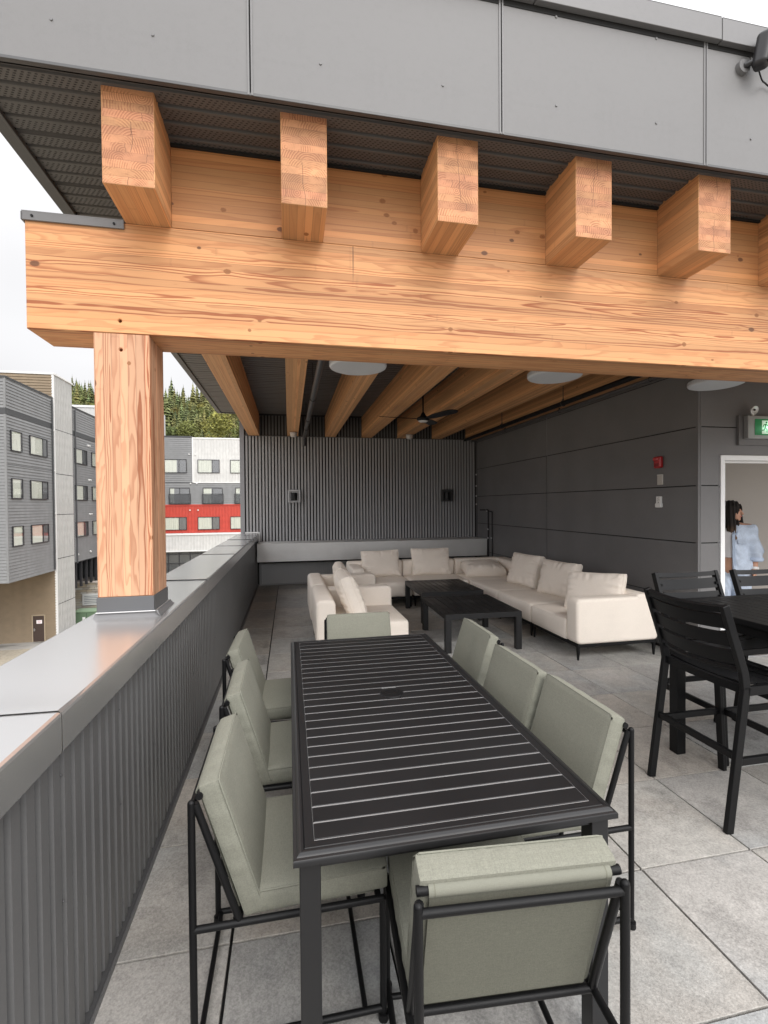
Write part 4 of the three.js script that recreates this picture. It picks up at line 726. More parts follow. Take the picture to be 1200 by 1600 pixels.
{
  const t = thing('security_camera', 'dark security camera with spotlight fixed to the roof fascia', 'security camera', [2.47, 4.0, -2.2]);
  const g = mat([0.022, 0.021, 0.023], 0.4);
  const base = new THREE.CylinderGeometry(0.035, 0.038, 0.025, 24); base.rotateX(Math.PI / 2); base.translate(-0.02, -0.015, 0.012); M('mount', uvm(base), MT.fasciaTrim, t);
  M('arm', tube([-0.02, -0.015, 0.02], [0.02, -0.01, 0.06], 0.015), g, t);
  const body = new THREE.Group(); body.name = 'camera_body'; body.position.set(0.04, 0.03, 0.075); body.rotation.set(0.2, 0.5, -0.12); t.add(body);
  M('shell', uvm(new RoundedBoxGeometry(0.078, 0.175, 0.075, 4, 0.026)), g, body);
  M('face', uvm(new RoundedBoxGeometry(0.058, 0.15, 0.01, 2, 0.004).translate(0.004, 0, 0.036)), mat([0.012, 0.012, 0.014], 0.15), body);
  const lens = new THREE.CylinderGeometry(0.011, 0.011, 0.006, 20); lens.rotateX(Math.PI / 2); lens.translate(0.004, 0.01, 0.043); M('lens', uvm(lens), mat([0.05, 0.05, 0.055], 0.1), body);
  const wire = new THREE.CatmullRomCurve3([[0.03, -0.07, 0.06], [0.06, -0.1, 0.05], [0.12, -0.085, 0.02], [0.22, -0.12, 0.012], [0.45, -0.14, 0.006]].map((p) => new THREE.Vector3(...p)));
  M('cable', uvm(new THREE.TubeGeometry(wire, 40, 0.004, 6)), MT.black, t);
}
// ================================================================ ground far below
const GY = -8.25;
{
  const g = new THREE.PlaneGeometry(1600, 1600, 1, 1); g.rotateX(-Math.PI / 2); g.translate(0, GY - 0.012, -300);
  tag(M('ground', uvm(g), mat([1, 1, 1], 0.95, 0, { map: T.ground })), 'bare tan gravelly ground around the buildings', null, null, 'structure');
  tag(M('pavement', [plainBox(-40, -15.5, GY - 0.1, GY, -52, -37.5)], mat([1, 1, 1], 0.85, 0, { map: T.concrete })), 'stained concrete apron before the grey building', null, null, 'structure');
}
const B = {
  grey: mat([0.215, 0.22, 0.225], 0.6, 0, { map: T.grime }), greyDark: mat([0.05, 0.052, 0.055], 0.6), white: mat([0.6, 0.6, 0.59], 0.5, 0, { map: T.grime }), pale: mat([0.42, 0.42, 0.41], 0.5, 0, { map: T.grime }), tan: mat([0.25, 0.19, 0.125], 0.7, 0, { map: T.grime }), red: mat([0.5, 0.055, 0.035], 0.55, 0, { map: T.grime }),
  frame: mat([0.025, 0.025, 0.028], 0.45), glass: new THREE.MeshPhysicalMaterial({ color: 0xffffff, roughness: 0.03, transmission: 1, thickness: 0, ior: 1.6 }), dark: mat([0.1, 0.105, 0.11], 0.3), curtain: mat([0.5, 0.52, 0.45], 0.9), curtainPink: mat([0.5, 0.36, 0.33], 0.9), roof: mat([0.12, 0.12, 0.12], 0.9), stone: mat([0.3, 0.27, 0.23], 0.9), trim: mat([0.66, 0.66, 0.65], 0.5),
};
const lap = (y0, y1, s = 0.2) => { const p = []; for (let y = y0; y < y1 - 1e-4; y += s) { const e = Math.min(y1, y + s); p.push([y, 0.045], [e, 0.0], [e, 0.0]); } return p; };
// walls: 'x' faces +x at X, running in z; 'z' faces +z at Z, running in x
const wallX = (X, p, z0, z1) => sheet(p, z1, z0, (y, b, z) => [X + b, y, z]);
const wallZ = (Z, p, x0, x1) => sheet(p, x0, x1, (y, b, x) => [x, y, Z + b]);
const vribs = (a0, a1, s = 0.3) => { const p = []; for (let a = a0; a < a1 - 1e-4; a += s) { const e = Math.min(a1, a + s); p.push([a, 0], [Math.max(a, e - 0.07), 0], [Math.max(a, e - 0.055), 0.035], [Math.max(a, e - 0.02), 0.035]); } p.push([a1, 0]); return p; };
const ribX = (X, z0, z1, y0, y1, s) => sheet(vribs(z0, z1, s), y0, y1, (a, b, y) => [X + b, y, a]);
const ribZ = (Z, x0, x1, y0, y1, s) => sheet(vribs(x0, x1, s), y0, y1, (a, b, y) => [a, y, Z + b]);
// a window unit in its own frame of reference: w wide, h high, looking to +z
function windowUnit(parent, w, h, o, place) {
  const f = new THREE.Group(); f.name = 'window'; parent.add(f); place(f); const e = 0.055, d = 0.09, split = o.split ?? 0.64, sx = -w / 2 + w * split;
  M('frame', [box(-w / 2, w / 2, 0, e, 0, d, 0.004), box(-w / 2, w / 2, h - e, h, 0, d, 0.004), box(-w / 2, -w / 2 + e, e, h - e, 0, d, 0.004), box(w / 2 - e, w / 2, e, h - e, 0, d, 0.004), ...(o.single ? [] : [box(sx - e / 2, sx + e / 2, e, h - e, 0, d, 0.004)])], B.frame, f);
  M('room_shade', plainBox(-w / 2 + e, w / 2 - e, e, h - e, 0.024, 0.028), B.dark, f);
  const rv = H2(Math.round((o.seed ?? 0) * 17 + w * 31), 5), x1 = o.single ? w / 2 - e : sx - e / 2, fold = []; const n = 26; for (let k = 0; k <= n; k++) { const a = lerp(-w / 2 + e, x1 - (o.part ?? (rv > 0.6 ? (rv - 0.6) * 0.9 : 0)), k / n); fold.push([a, 0.04 + 0.009 * Math.sin(k * 1.9 + (o.seed ?? 0)) + 0.005 * Math.sin(k * 0.7)]); }
  M('curtain', sheet(fold, e, h - e, (a, b, y) => [a, y, b]), o.curtain ?? B.curtain, f);
  M('pane', plainBox(-w / 2 + e, w / 2 - e, e, h - e, 0.064, 0.068), B.glass, f);
  if (o.rail) { const r = []; for (let k = 0; k < 15; k++) r.push(plainBox(-w / 2 + k * w / 14 - 0.01, -w / 2 + k * w / 14 + 0.01, 0.06, 1.02, 0.14, 0.16)); r.push(plainBox(-w / 2 - 0.08, w / 2 + 0.08, 1.0, 1.05, 0.13, 0.17), plainBox(-w / 2 - 0.08, w / 2 + 0.08, 0.02, 0.07, 0.13, 0.17), plainBox(-w / 2 - 0.08, -w / 2 - 0.04, 0.0, 1.05, 0.05, 0.16), plainBox(w / 2 + 0.04, w / 2 + 0.08, 0.0, 1.05, 0.05, 0.16)); M('balcony_rail', merge(r), B.frame, f); M('rail_panel', plainBox(-w / 2 - 0.03, w / 2 + 0.03, 0.08, 0.98, 0.125, 0.128), new THREE.MeshPhysicalMaterial({ color: lin(0.62, 0.63, 0.64), roughness: 0.05, transmission: 0.95, thickness: 0 }), f); }
  return f;
}
const onX = (X, y, z) => (f) => { f.position.set(X + 0.022, y, z); f.rotation.y = Math.PI / 2; };
const onZ = (x, y, Z) => (f) => { f.position.set(x, y, Z + 0.03); };
// ================================================================ the grey building on the left
{
  const X = -17, t = thing('apartment_building', 'grey lap sided apartment building with a pale corrugated stair tower beyond the parapet', 'building');
  // front wing, overhanging
  M('wing_core', plainBox(-34, X - 0.002, -2.97, 9.6, -39.3, -33.22), B.greyDark, t);
  M('wing_siding', [wallX(X, lap(-2.97, 7.4), -39.2, -33.22), wallX(X, lap(7.78, 9.66), -39.2, -33.22), wallZ(-33.22, lap(-2.97, 7.4), -34, X), wallZ(-33.22, lap(7.78, 9.66), -34, X)], B.grey, t);
  M('wing_band', [box(-34, X + 0.03, 7.4, 7.78, -39.2, -33.18, 0.005)], B.greyDark, t);
  M('parapet_cap', box(-34, X + 0.06, 9.63, 9.74, -39.2, -33.15, 0.01), B.greyDark, t);
  M('corner_trim', [box(X - 0.08, X + 0.04, -2.97, 7.39, -33.26, -33.18, 0.005), box(X - 0.08, X + 0.04, 7.79, 9.62, -33.26, -33.18, 0.005), box(-34, X + 0.035, -3.02, -2.9, -39.2, -33.19, 0.005)], B.grey, t);
  M('floor_joint', [plainBox(X - 0.01, X + 0.03, 4.3, 4.34, -39.1, -33.3)], B.greyDark, t);
  const rowsY = [5.2, 2.2, -0.81];
  rowsY.forEach((y, r) => {
    windowUnit(t, 1.25, 1.29, { single: true, seed: r, curtain: B.curtain }, onX(X, y, -34.25));
    windowUnit(t, 2.32, 1.29, { split: r ? 0.66 : 0.72, seed: r + 3 }, onX(X, y, -37.0));
    for (let k = 0; k < 3; k++) windowUnit(t, 2.35, 1.25, { split: 0.64, seed: r + 7 + k }, onX(X, y + 0.01, -43.82 - k * 3.35));
  });
  // recessed ground floor, tan boards, service door
  M('tan_core', plainBox(-34, -17.05, GY, 11.4, -42.4, -39.32), B.greyDark, t);
  M('tan_siding', wallZ(-39.3, lap(GY, -2.95), -34, -17.02), B.tan, t); M('tan_siding', wallZ(-39.3, lap(9.6, 11.42), -34, -17.02), B.tan, t);
  const d = M('service_door', box(-18.55, -17.83, GY + 0.02, -6.34, -39.29, -39.24, 0.005), mat([0.05, 0.03, 0.022], 0.5), t);
  M('door_trim', [box(-18.63, -18.56, GY + 0.02, -6.27, -39.29, -39.22, 0.005), box(-17.82, -17.75, GY + 0.02, -6.27, -39.29, -39.22, 0.005), box(-18.555, -17.825, -6.33, -6.26, -39.29, -39.22, 0.005)], mat([0.36, 0.29, 0.2], 0.6), d);
  const cv = document.createElement('canvas'); cv.width = 128; cv.height = 80; const c = cv.getContext('2d'); c.fillStyle = '#f1e9ea'; c.fillRect(0, 0, 128, 80); c.fillStyle = '#c98d93'; c.fillRect(30, 18, 68, 7); c.fillRect(18, 38, 92, 10); c.fillRect(40, 58, 48, 6);
  const tx = new THREE.CanvasTexture(cv); tx.colorSpace = THREE.SRGBColorSpace;
  const pp = new THREE.PlaneGeometry(0.36, 0.26); pp.translate(-18.14, -6.78, -39.235); M('notice', pp, new THREE.MeshStandardMaterial({ map: tx, roughness: 0.7 }), d);
  M('handle', [box(-18.5, -18.44, -7.45, -7.25, -39.24, -39.2, 0.004), box(-18.5, -18.36, -7.36, -7.33, -39.2, -39.18, 0.004)], MT.steel, d);
  // stair tower
  const tj = [GY, -5.6, -2.2, 1.1, 4.15, 7.45, 11.5];
  for (let k = 0; k + 1 < tj.length; k++) M('tower_panel', ribX(-16.98, -42.4, -39.42, tj[k] + 0.025, tj[k + 1] - 0.025, 0.27), B.pale, t);
  M('tower_joint', plainBox(-17.1, -16.985, GY, 11.5, -42.4, -39.4), B.greyDark, t);
  M('tower_trim', [box(-17.07, -16.93, GY, 11.5, -39.42, -39.27, 0.008), box(-34, -16.9, 11.42, 11.58, -39.4, -39.24, 0.01), box(-17.08, -16.9, 11.45, 11.58, -42.45, -39.41, 0.01)], B.trim, t);
  // rear wing with an open ground floor
  M('rear_core', plainBox(-34, X - 0.002, -2.78, 9.6, -56, -42.42), B.greyDark, t);
  M('rear_siding', [wallX(X, lap(-2.78, 7.44), -52, -42.42), wallX(X, lap(7.82, 9.68), -52, -42.42)], B.grey, t);
  M('rear_band', box(X - 0.05, X + 0.03, 7.44, 7.82, -52, -42.42, 0.005), B.greyDark, t);
  M('rear_cap', box(X - 0.4, X + 0.06, 9.66, 9.76, -52, -42.4, 0.01), B.greyDark, t);
  M('undercroft', [plainBox(-24, -23.8, GY, -2.78, -56, -42.4), plainBox(-24, X, -2.86, -2.785, -52, -42.42), plainBox(-24, -13, GY, -2.78, -53.2, -53)], B.greyDark, t);
  for (let k = 0; k < 8; k++) M('column', box(X - 0.3, X - 0.12, -5.0, -2.79, -43.0 - k * 1.05, -43.18 - k * 1.05, 0.01), B.frame, t);
  for (const [y, z] of [[6.95, -45.6], [6.95, -45.25], [4.0, -45.7], [4.0, -45.35], [1.05, -45.8], [1.05, -45.4]]) { const g = new THREE.CylinderGeometry(0.07, 0.07, 0.12, 10); g.rotateZ(Math.PI / 2); g.translate(X + 0.06, y, z); M('vent_pipe', uvm(g), B.trim, t); }
  for (const z of [-42.9, -45.4]) M('wall_lamp', uvm(at(new THREE.SphereGeometry(0.09, 10, 8), X + 0.08, -2.2, z)), B.white, t);
  for (const z of [-38.95, -42.75]) M('downpipe', [tube([X + 0.1, -2.9, z], [X + 0.1, 9.5, z], 0.055, 8)], B.greyDark, t);
  for (const y of [4.32, 1.2, 7.3]) M('camera_dome', uvm(at(new THREE.SphereGeometry(0.07, 10, 8), X + 0.08, y, -39.15)), B.trim, t);
}
{
  const t = thing('penthouse', 'white corrugated rooftop storey behind the grey building', 'building');
  M('core', plainBox(-26, -13.2, 8, 11.62, -56, -52.05), B.white, t);
  M('ribbed_wall', ribZ(-52.04, -26, -13.2, 9.3, 11.5, 0.4), B.white, t); M('cap', box(-26.1, -13.1, 11.5, 11.72, -52.1, -51.95, 0.02), B.trim, t);
}
// ================================================================ the building at the back with white, grey and red storeys
{
  const Z = -52, t = thing('apartment_block', 'apartment block with white, grey and red storeys over a dark glazed ground floor', 'building');
  M('core', plainBox(-14, 30, -2.98, 8.5, -64, Z - 0.01), B.greyDark, t);
  M('roof', plainBox(-14, 30, 8.48, 8.6, -64, Z - 0.1), B.roof, t);
  M('grey_siding', [wallZ(Z, lap(4.12, 8.78), -14, -9.72), wallZ(Z, lap(1.84, 4.06), -14, 30)], B.grey, t);
  M('grey_cap', box(-14, -9.7, 8.72, 8.86, Z - 0.3, Z + 0.06, 0.01), B.greyDark, t);
  M('white_cladding', ribZ(Z + 0.02, -9.62, 30, 4.14, 8.62, 0.3), B.white, t);
  M('white_trim', [box(-9.72, 30, 8.6, 8.74, Z - 0.2, Z + 0.08, 0.01), box(-9.73, -9.62, 4.08, 8.6, Z - 0.05, Z + 0.08, 0.01), box(-9.73, 30, 4.05, 4.14, Z - 0.05, Z + 0.08, 0.01)], B.trim, t);
  M('red_cladding', ribZ(Z + 0.02, -14, 30, -1.04, 1.7, 0.3), B.red, t); M('red_trim', [box(-14, 30, 1.7, 1.84, Z - 0.05, Z + 0.08, 0.01), box(-14, 30, -1.1, -1.04, Z - 0.02, Z + 0.06, 0.01)], B.red, t);
  M('canopy_band', ribZ(Z + 0.3, -13.4, 30, -2.9, -1.3, 0.3), B.white, t); M('canopy_trim', [box(-13.5, 30, -1.3, -1.12, Z - 0.05, Z + 0.4, 0.01), box(-13.5, 30, -3.0, -2.9, Z - 0.05, Z + 0.36, 0.01), plainBox(-13.45, 30, -2.9, -1.3, Z - 0.05, Z + 0.29)], B.trim, t);
  for (let k = -1; k < 4; k++) {
    const x = -8.12 + k * 3.22; // window bays
    windowUnit(t, 2.15, 1.38, { split: 0.66, seed: k }, onZ(x, 5.08, Z));
    windowUnit(t, 1.95, 1.66, { split: 0.5, part: k % 2 ? 0.5 : 0.1, rail: true, seed: k + 4 }, onZ(x + 0.38, 1.88, Z));
    windowUnit(t, 2.15, 1.32, { split: 0.66, seed: k + 9 }, onZ(x - 0.05, -0.78, Z + 0.03));
  }
  for (const [x, y] of [[-10.0, 7.0], [-9.4, 7.0], [-9.9, 4.0], [-9.3, 4.0], [-10.0, 1.25], [-9.2, 1.25]]) { const g = new THREE.CylinderGeometry(0.07, 0.07, 0.14, 10); g.rotateX(Math.PI / 2); g.translate(x, y, Z + 0.09); M('vent_pipe', uvm(g), B.trim, t); }
  // glazed ground floor
  M('shop_back', plainBox(-14, 30, GY, -2.98, Z - 6, Z - 5.8), mat([0.06, 0.062, 0.06], 0.8), t);
  const bars = []; for (let x = -13.2; x < 0; x += 1.05) bars.push(box(x - 0.05, x + 0.05, GY, -3.0, Z - 0.05, Z + 0.05, 0.004)); for (const y of [GY + 0.1, -5.4, -4.2, -3.25]) bars.push(plainBox(-13.2, 0, y - 0.04, y + 0.04, Z - 0.035, Z + 0.035));
  M('mullions', merge(bars), B.frame, t); M('glazing', plainBox(-13.2, 0, GY, -3.0, Z - 0.01, Z - 0.004), new THREE.MeshPhysicalMaterial({ color: lin(0.6, 0.62, 0.62), roughness: 0.04, transmission: 0.9, thickness: 0 }), t);
  const R = rng(12), it = []; for (let k = 0; k < 26; k++) { const x = -13 + R() * 8, y = GY + 0.2 + R() * 1.9, s = 0.15 + R() * 0.35; it.push(box(x, x + s * 1.6, y, y + s, Z - 2.5 - R(), Z - 2.2, 0.02)); } const iq = M('shop_goods', merge(it), mat([0.36, 0.35, 0.32], 0.8), t); iq.userData.kind = 'stuff';
  M('pale_column', box(-7.62, -7.3, GY, -3.0, Z + 0.06, Z + 0.3, 0.01), mat([0.4, 0.4, 0.32], 0.7), t);
}
// ================================================================ stone wall, louvre, green cabinet
{
  const t = thing('stone_wall', 'coursed stone retaining wall under the open ground floor', 'stone wall'), Z = -46.3, R = rng(31);
  M('wall_core', plainBox(-19, -12.5, GY, -5.02, -50, Z - 0.06), mat([0.16, 0.14, 0.12], 0.95), t);
  const tone = [[0.36, 0.32, 0.26], [0.3, 0.27, 0.23], [0.42, 0.38, 0.31], [0.33, 0.28, 0.21], [0.38, 0.36, 0.32]].map((c) => mat(c, 0.92)); let row = 0, nB = 0;
  const rest = [];
  for (let y = GY; y < -5.1; y += 0.2, row++) { const r0 = row; for (let x = -18.5 - R() * 0.4; x < -13; ) { const w = 0.35 + R() * 0.7, g = box(x + 0.01, Math.min(x + w, -12.6) - 0.01, y + 0.012, Math.min(y + 0.19, -5.05), Z - 0.06, Z + R() * 0.04, 0.012); if (x < -16 && nB < 150) { M('stone', g, tone[Math.floor(R() * 5)], t); nB++; } else rest.push(g); x += w; } }
  const rs = M('stones', merge(rest), tone[0], t); rs.userData.kind = 'stuff';
  M('coping', box(-19, -12.5, -5.05, -4.93, -46.6, Z + 0.12, 0.01), mat([0.42, 0.37, 0.33], 0.9), t);
  const v = M('louvre', [box(-17.95, -16.3, -7.02, -6.0, Z + 0.03, Z + 0.1, 0.01)], mat([0.5, 0.5, 0.49], 0.5), t); const bl = []; for (let k = 0; k < 5; k++) bl.push(plainBox(-17.8, -16.45, -6.85 + k * 0.15, -6.79 + k * 0.15, Z + 0.1, Z + 0.106)); M('louvre_slots', merge(bl), mat([0.16, 0.17, 0.18], 0.6), v);
  const c = thing('utility_cabinet', 'low green utility cabinet before the stone wall', 'utility cabinet', [-16.95, GY, -45.0]), gm = mat([0.13, 0.2, 0.12], 0.5);
  M('cabinet_body', box(-0.95, 0.95, 0, 0.98, -0.6, 0.6, 0.03), gm, c); M('lid', box(-1.0, 1.0, 0.98, 1.1, -0.65, 0.65, 0.03), mat([0.24, 0.34, 0.22], 0.45), c); M('door_seam', [plainBox(-0.01, 0.01, 0.06, 0.92, 0.6, 0.606)], MT.gap, c); M('warning_label', plainBox(-0.32, -0.1, 0.34, 0.58, 0.601, 0.604), MT.white, c); M('hinge', [box(-0.93, -0.87, 0.2, 0.32, 0.6, 0.62, 0.004), box(-0.93, -0.87, 0.6, 0.72, 0.6, 0.62, 0.004)], MT.white, c);
}
// ================================================================ wooded hill
const hillY = (x, z) => { const d = -z - 95, s = sm(0, 190, d); return GY - 2 + s * (61 + 7 * (fbm(x * 0.012 + 4, 2.2, 3) - 0.5) + 7 * sm(60, 170, Math.abs(x + 95)) * (x < -95 ? 1 : -1.1)) + 5 * (fbm(x * 0.02, z * 0.02, 4) - 0.5) * s; };
{
  const g = new THREE.PlaneGeometry(700, 300, 70, 40); g.rotateX(-Math.PI / 2); g.translate(-60, 0, -245); const p = g.attributes.position; for (let i = 0; i < p.count; i++) p.setY(i, hillY(p.getX(i), p.getZ(i)) - 0.5); g.computeVertexNormals();
  tag(M('hill', uvm(g), mat([0.07, 0.085, 0.035], 0.95)), 'wooded hillside rising behind the buildings', null, null, 'structure');
}
function conifer(seed, H, Rb) { // drooping whorls of ragged sprays round a tapering stem
  const R = rng(seed), P = [], C = []; const tri = (a, b, c, col) => { P.push(...a, ...b, ...c); for (let k = 0; k < 3; k++) C.push(...col); };
  const tiers = 15; for (let i = 0; i < tiers; i++) { const f = i / tiers, y = H * (0.1 + 0.88 * f), r = Rb * Math.pow(1 - f, 0.82) * (0.75 + 0.5 * R()), n = 9 - Math.floor(f * 4); const off = R() * 6.3;
    for (let k = 0; k < n; k++) { const a = off + k / n * 6.283 + (R() - 0.5) * 0.5, l = r * (0.6 + 0.6 * R()), dr = H * (0.028 + 0.035 * R()), w = l * (0.26 + 0.16 * R()) + 0.1, sh = 0.6 + 0.75 * R(), col = [0.128 * sh, 0.146 * sh, 0.06 * sh];
      const c = Math.cos(a), s = Math.sin(a), tip = [c * l, y - dr, s * l], m1 = [c * l * 0.5 - s * w, y - dr * 0.35 - 0.25 * w, s * l * 0.5 + c * w], m2 = [c * l * 0.5 + s * w, y - dr * 0.35 - 0.25 * w, s * l * 0.5 - c * w], o = [0, y + H * 0.03, 0], mid = [c * l * 0.55, y - dr * 0.2, s * l * 0.55];
      tri(o, m1, mid, col); tri(o, mid, m2, col); tri(m1, tip, mid, mulc(col, 1.15)); tri(mid, tip, m2, mulc(col, 0.9)); } }
  tri([-0.12, H * 0.92, 0], [0.12, H * 0.92, 0], [0, H * 1.03, 0], [0.05, 0.065, 0.022]); tri([0, H * 0.92, -0.12], [0, H * 0.92, 0.12], [0, H * 1.03, 0], [0.05, 0.065, 0.022]);
  const g = new THREE.BufferGeometry(); g.setAttribute('position', new THREE.Float32BufferAttribute(P, 3)); g.setAttribute('color', new THREE.Float32BufferAttribute(C, 3)); g.computeVertexNormals(); return g;
}
function broadleaf(seed, H, Rb, n, tone = [0.1, 0.112, 0.03], leaf = 0.5) { // leaf clumps spread through several lobes
  const R = rng(seed), P = [], C = [], L = []; const nl = 9; for (let k = 0; k < nl; k++) { const a = R() * 6.28, q = Math.sqrt(R()) * 0.62; L.push([Math.cos(a) * Rb * q, H * (0.32 + 0.5 * R()), Math.sin(a) * Rb * q, Rb * (0.36 + 0.26 * R()), 0.75 + 0.5 * R()]); }
  L.push([0, H * 0.74, 0, Rb * 0.5, 1.1]);
  for (let i = 0; i < n; i++) { const l = L[Math.floor(R() * L.length)], u = R() * 2 - 1, a = R() * 6.283, s = Math.sqrt(1 - u * u), rr = l[3] * Math.pow(R(), 0.28), x = l[0] + s * Math.cos(a) * rr, y = l[1] + u * rr * 0.92, z = l[2] + s * Math.sin(a) * rr, e = leaf * (0.5 + R());
    const sh = l[4] * (0.55 + 0.85 * R()), col = mulc(tone, sh), v = () => [(R() - 0.5) * e * 2, (R() - 0.5) * e * 1.5, (R() - 0.5) * e * 2], A = v(), Bq = v(), D = v(); P.push(x + A[0], y + A[1], z + A[2], x + Bq[0], y + Bq[1], z + Bq[2], x + D[0], y + D[1], z + D[2]); for (let k = 0; k < 3; k++) C.push(...col); }
  const g = new THREE.BufferGeometry(); g.setAttribute('position', new THREE.Float32BufferAttribute(P, 3)); g.setAttribute('color', new THREE.Float32BufferAttribute(C, 3)); g.computeVertexNormals(); return g;
}
const leafM = new THREE.MeshPhysicalMaterial({ vertexColors: true, roughness: 0.9, side: THREE.DoubleSide, transmission: 0.0 });
{
  const f = thing('forest', 'dense evergreen forest covering the hillside', 'forest'); f.userData.kind = 'stuff';
  const R = rng(99), kinds = [0, 1, 2, 3, 4].map((k) => conifer(200 + k, 18, 3.9 + 0.35 * (k % 3))), leafy = [0, 1].map((k) => broadleaf(300 + k, 13, 5.2, 1100, [0.16, 0.165, 0.05], 0.55));
  const put = [...kinds, ...leafy].map(() => []);
  for (let z = -112; z > -330; z -= 3.1) for (let x = -270; x < 95; x += 3.2) {
    const X = x + (R() - 0.5) * 3.6, Zz = z + (R() - 0.5) * 3.2, az = X / -Zz; if (az > 0.22 || az < -1.25) { R(); continue; }
    const low = -Zz < 175, br = R() < (low ? 0.4 : 0.2), i = br ? 5 + Math.floor(R() * 2) : Math.floor(R() * 5), s = (br ? 0.6 : 0.5) + 0.55 * R() * R() + (R() < 0.04 ? 0.3 : 0); put[i].push([X, hillY(X, Zz) - 0.6, Zz, s, R() * 6.28, 0.72 + 0.62 * R(), R()]);
  }
  const m4 = new THREE.Matrix4(), q = new THREE.Quaternion(), up = new THREE.Vector3(0, 1, 0);
  put.forEach((list, k) => { const im = new THREE.InstancedMesh(k < 5 ? kinds[k] : leafy[k - 5], leafM, list.length); im.name = k < 5 ? 'conifers' : 'leafy_trees'; im.userData.kind = 'stuff'; list.forEach((p, j) => { im.setMatrixAt(j, m4.compose(new THREE.Vector3(p[0], p[1], p[2]), q.setFromAxisAngle(up, p[4]), new THREE.Vector3(p[3], p[3] * (0.9 + 0.3 * p[6]), p[3]))); im.setColorAt(j, lin(p[5] * (0.85 + 0.4 * p[6] * p[6]), p[5], p[5] * (1.05 - 0.25 * p[6]))); }); im.castShadow = im.receiveShadow = true; f.add(im); });
}
{ // the nearest round-crowned trees, just above the roof of the block
  const bark = mat([0.1, 0.075, 0.055], 0.9), G = 'leafy trees behind the apartment block';
  const T0 = [[-21, -156, 31, 8, 'broad yellow green leafy tree above the white storey, widest of the row', [0.21, 0.205, 0.05]], [-31.5, -158, 27, 5.6, 'mid green leafy tree above the joint of the grey and white storeys', [0.16, 0.175, 0.05]], [-37, -157, 26, 5.6, 'dark green leafy tree right of the timber post above the grey storey', [0.105, 0.13, 0.042]], [-13.5, -158, 29, 5.5, 'leafy tree half hidden by the corner of the ribbed back wall', [0.15, 0.165, 0.055]], [-60, -160, 31, 6, 'round green leafy tree left of the timber post above the white rooftop', [0.15, 0.17, 0.055]]];
  T0.forEach(([x, z, H, Rb, lab, tone], k) => {
    const y0 = hillY(x, z) - 0.5, t = thing('leafy_tree', lab, 'tree', [x, y0, z], 0, G), h2 = H;
    const tr = new THREE.CylinderGeometry(0.16, 0.36, h2 * 0.62, 8); tr.translate(0, h2 * 0.31, 0); M('trunk', [uvm(tr), tube([0, h2 * 0.4, 0], [Rb * 0.4, h2 * 0.66, 0.5], 0.11, 6), tube([0, h2 * 0.36, 0], [-Rb * 0.4, h2 * 0.62, -0.5], 0.11, 6)], bark, t);
    const c = M('crown', broadleaf(400 + k, h2, Rb, 5200, tone, 0.5), leafM, t);
  });
}
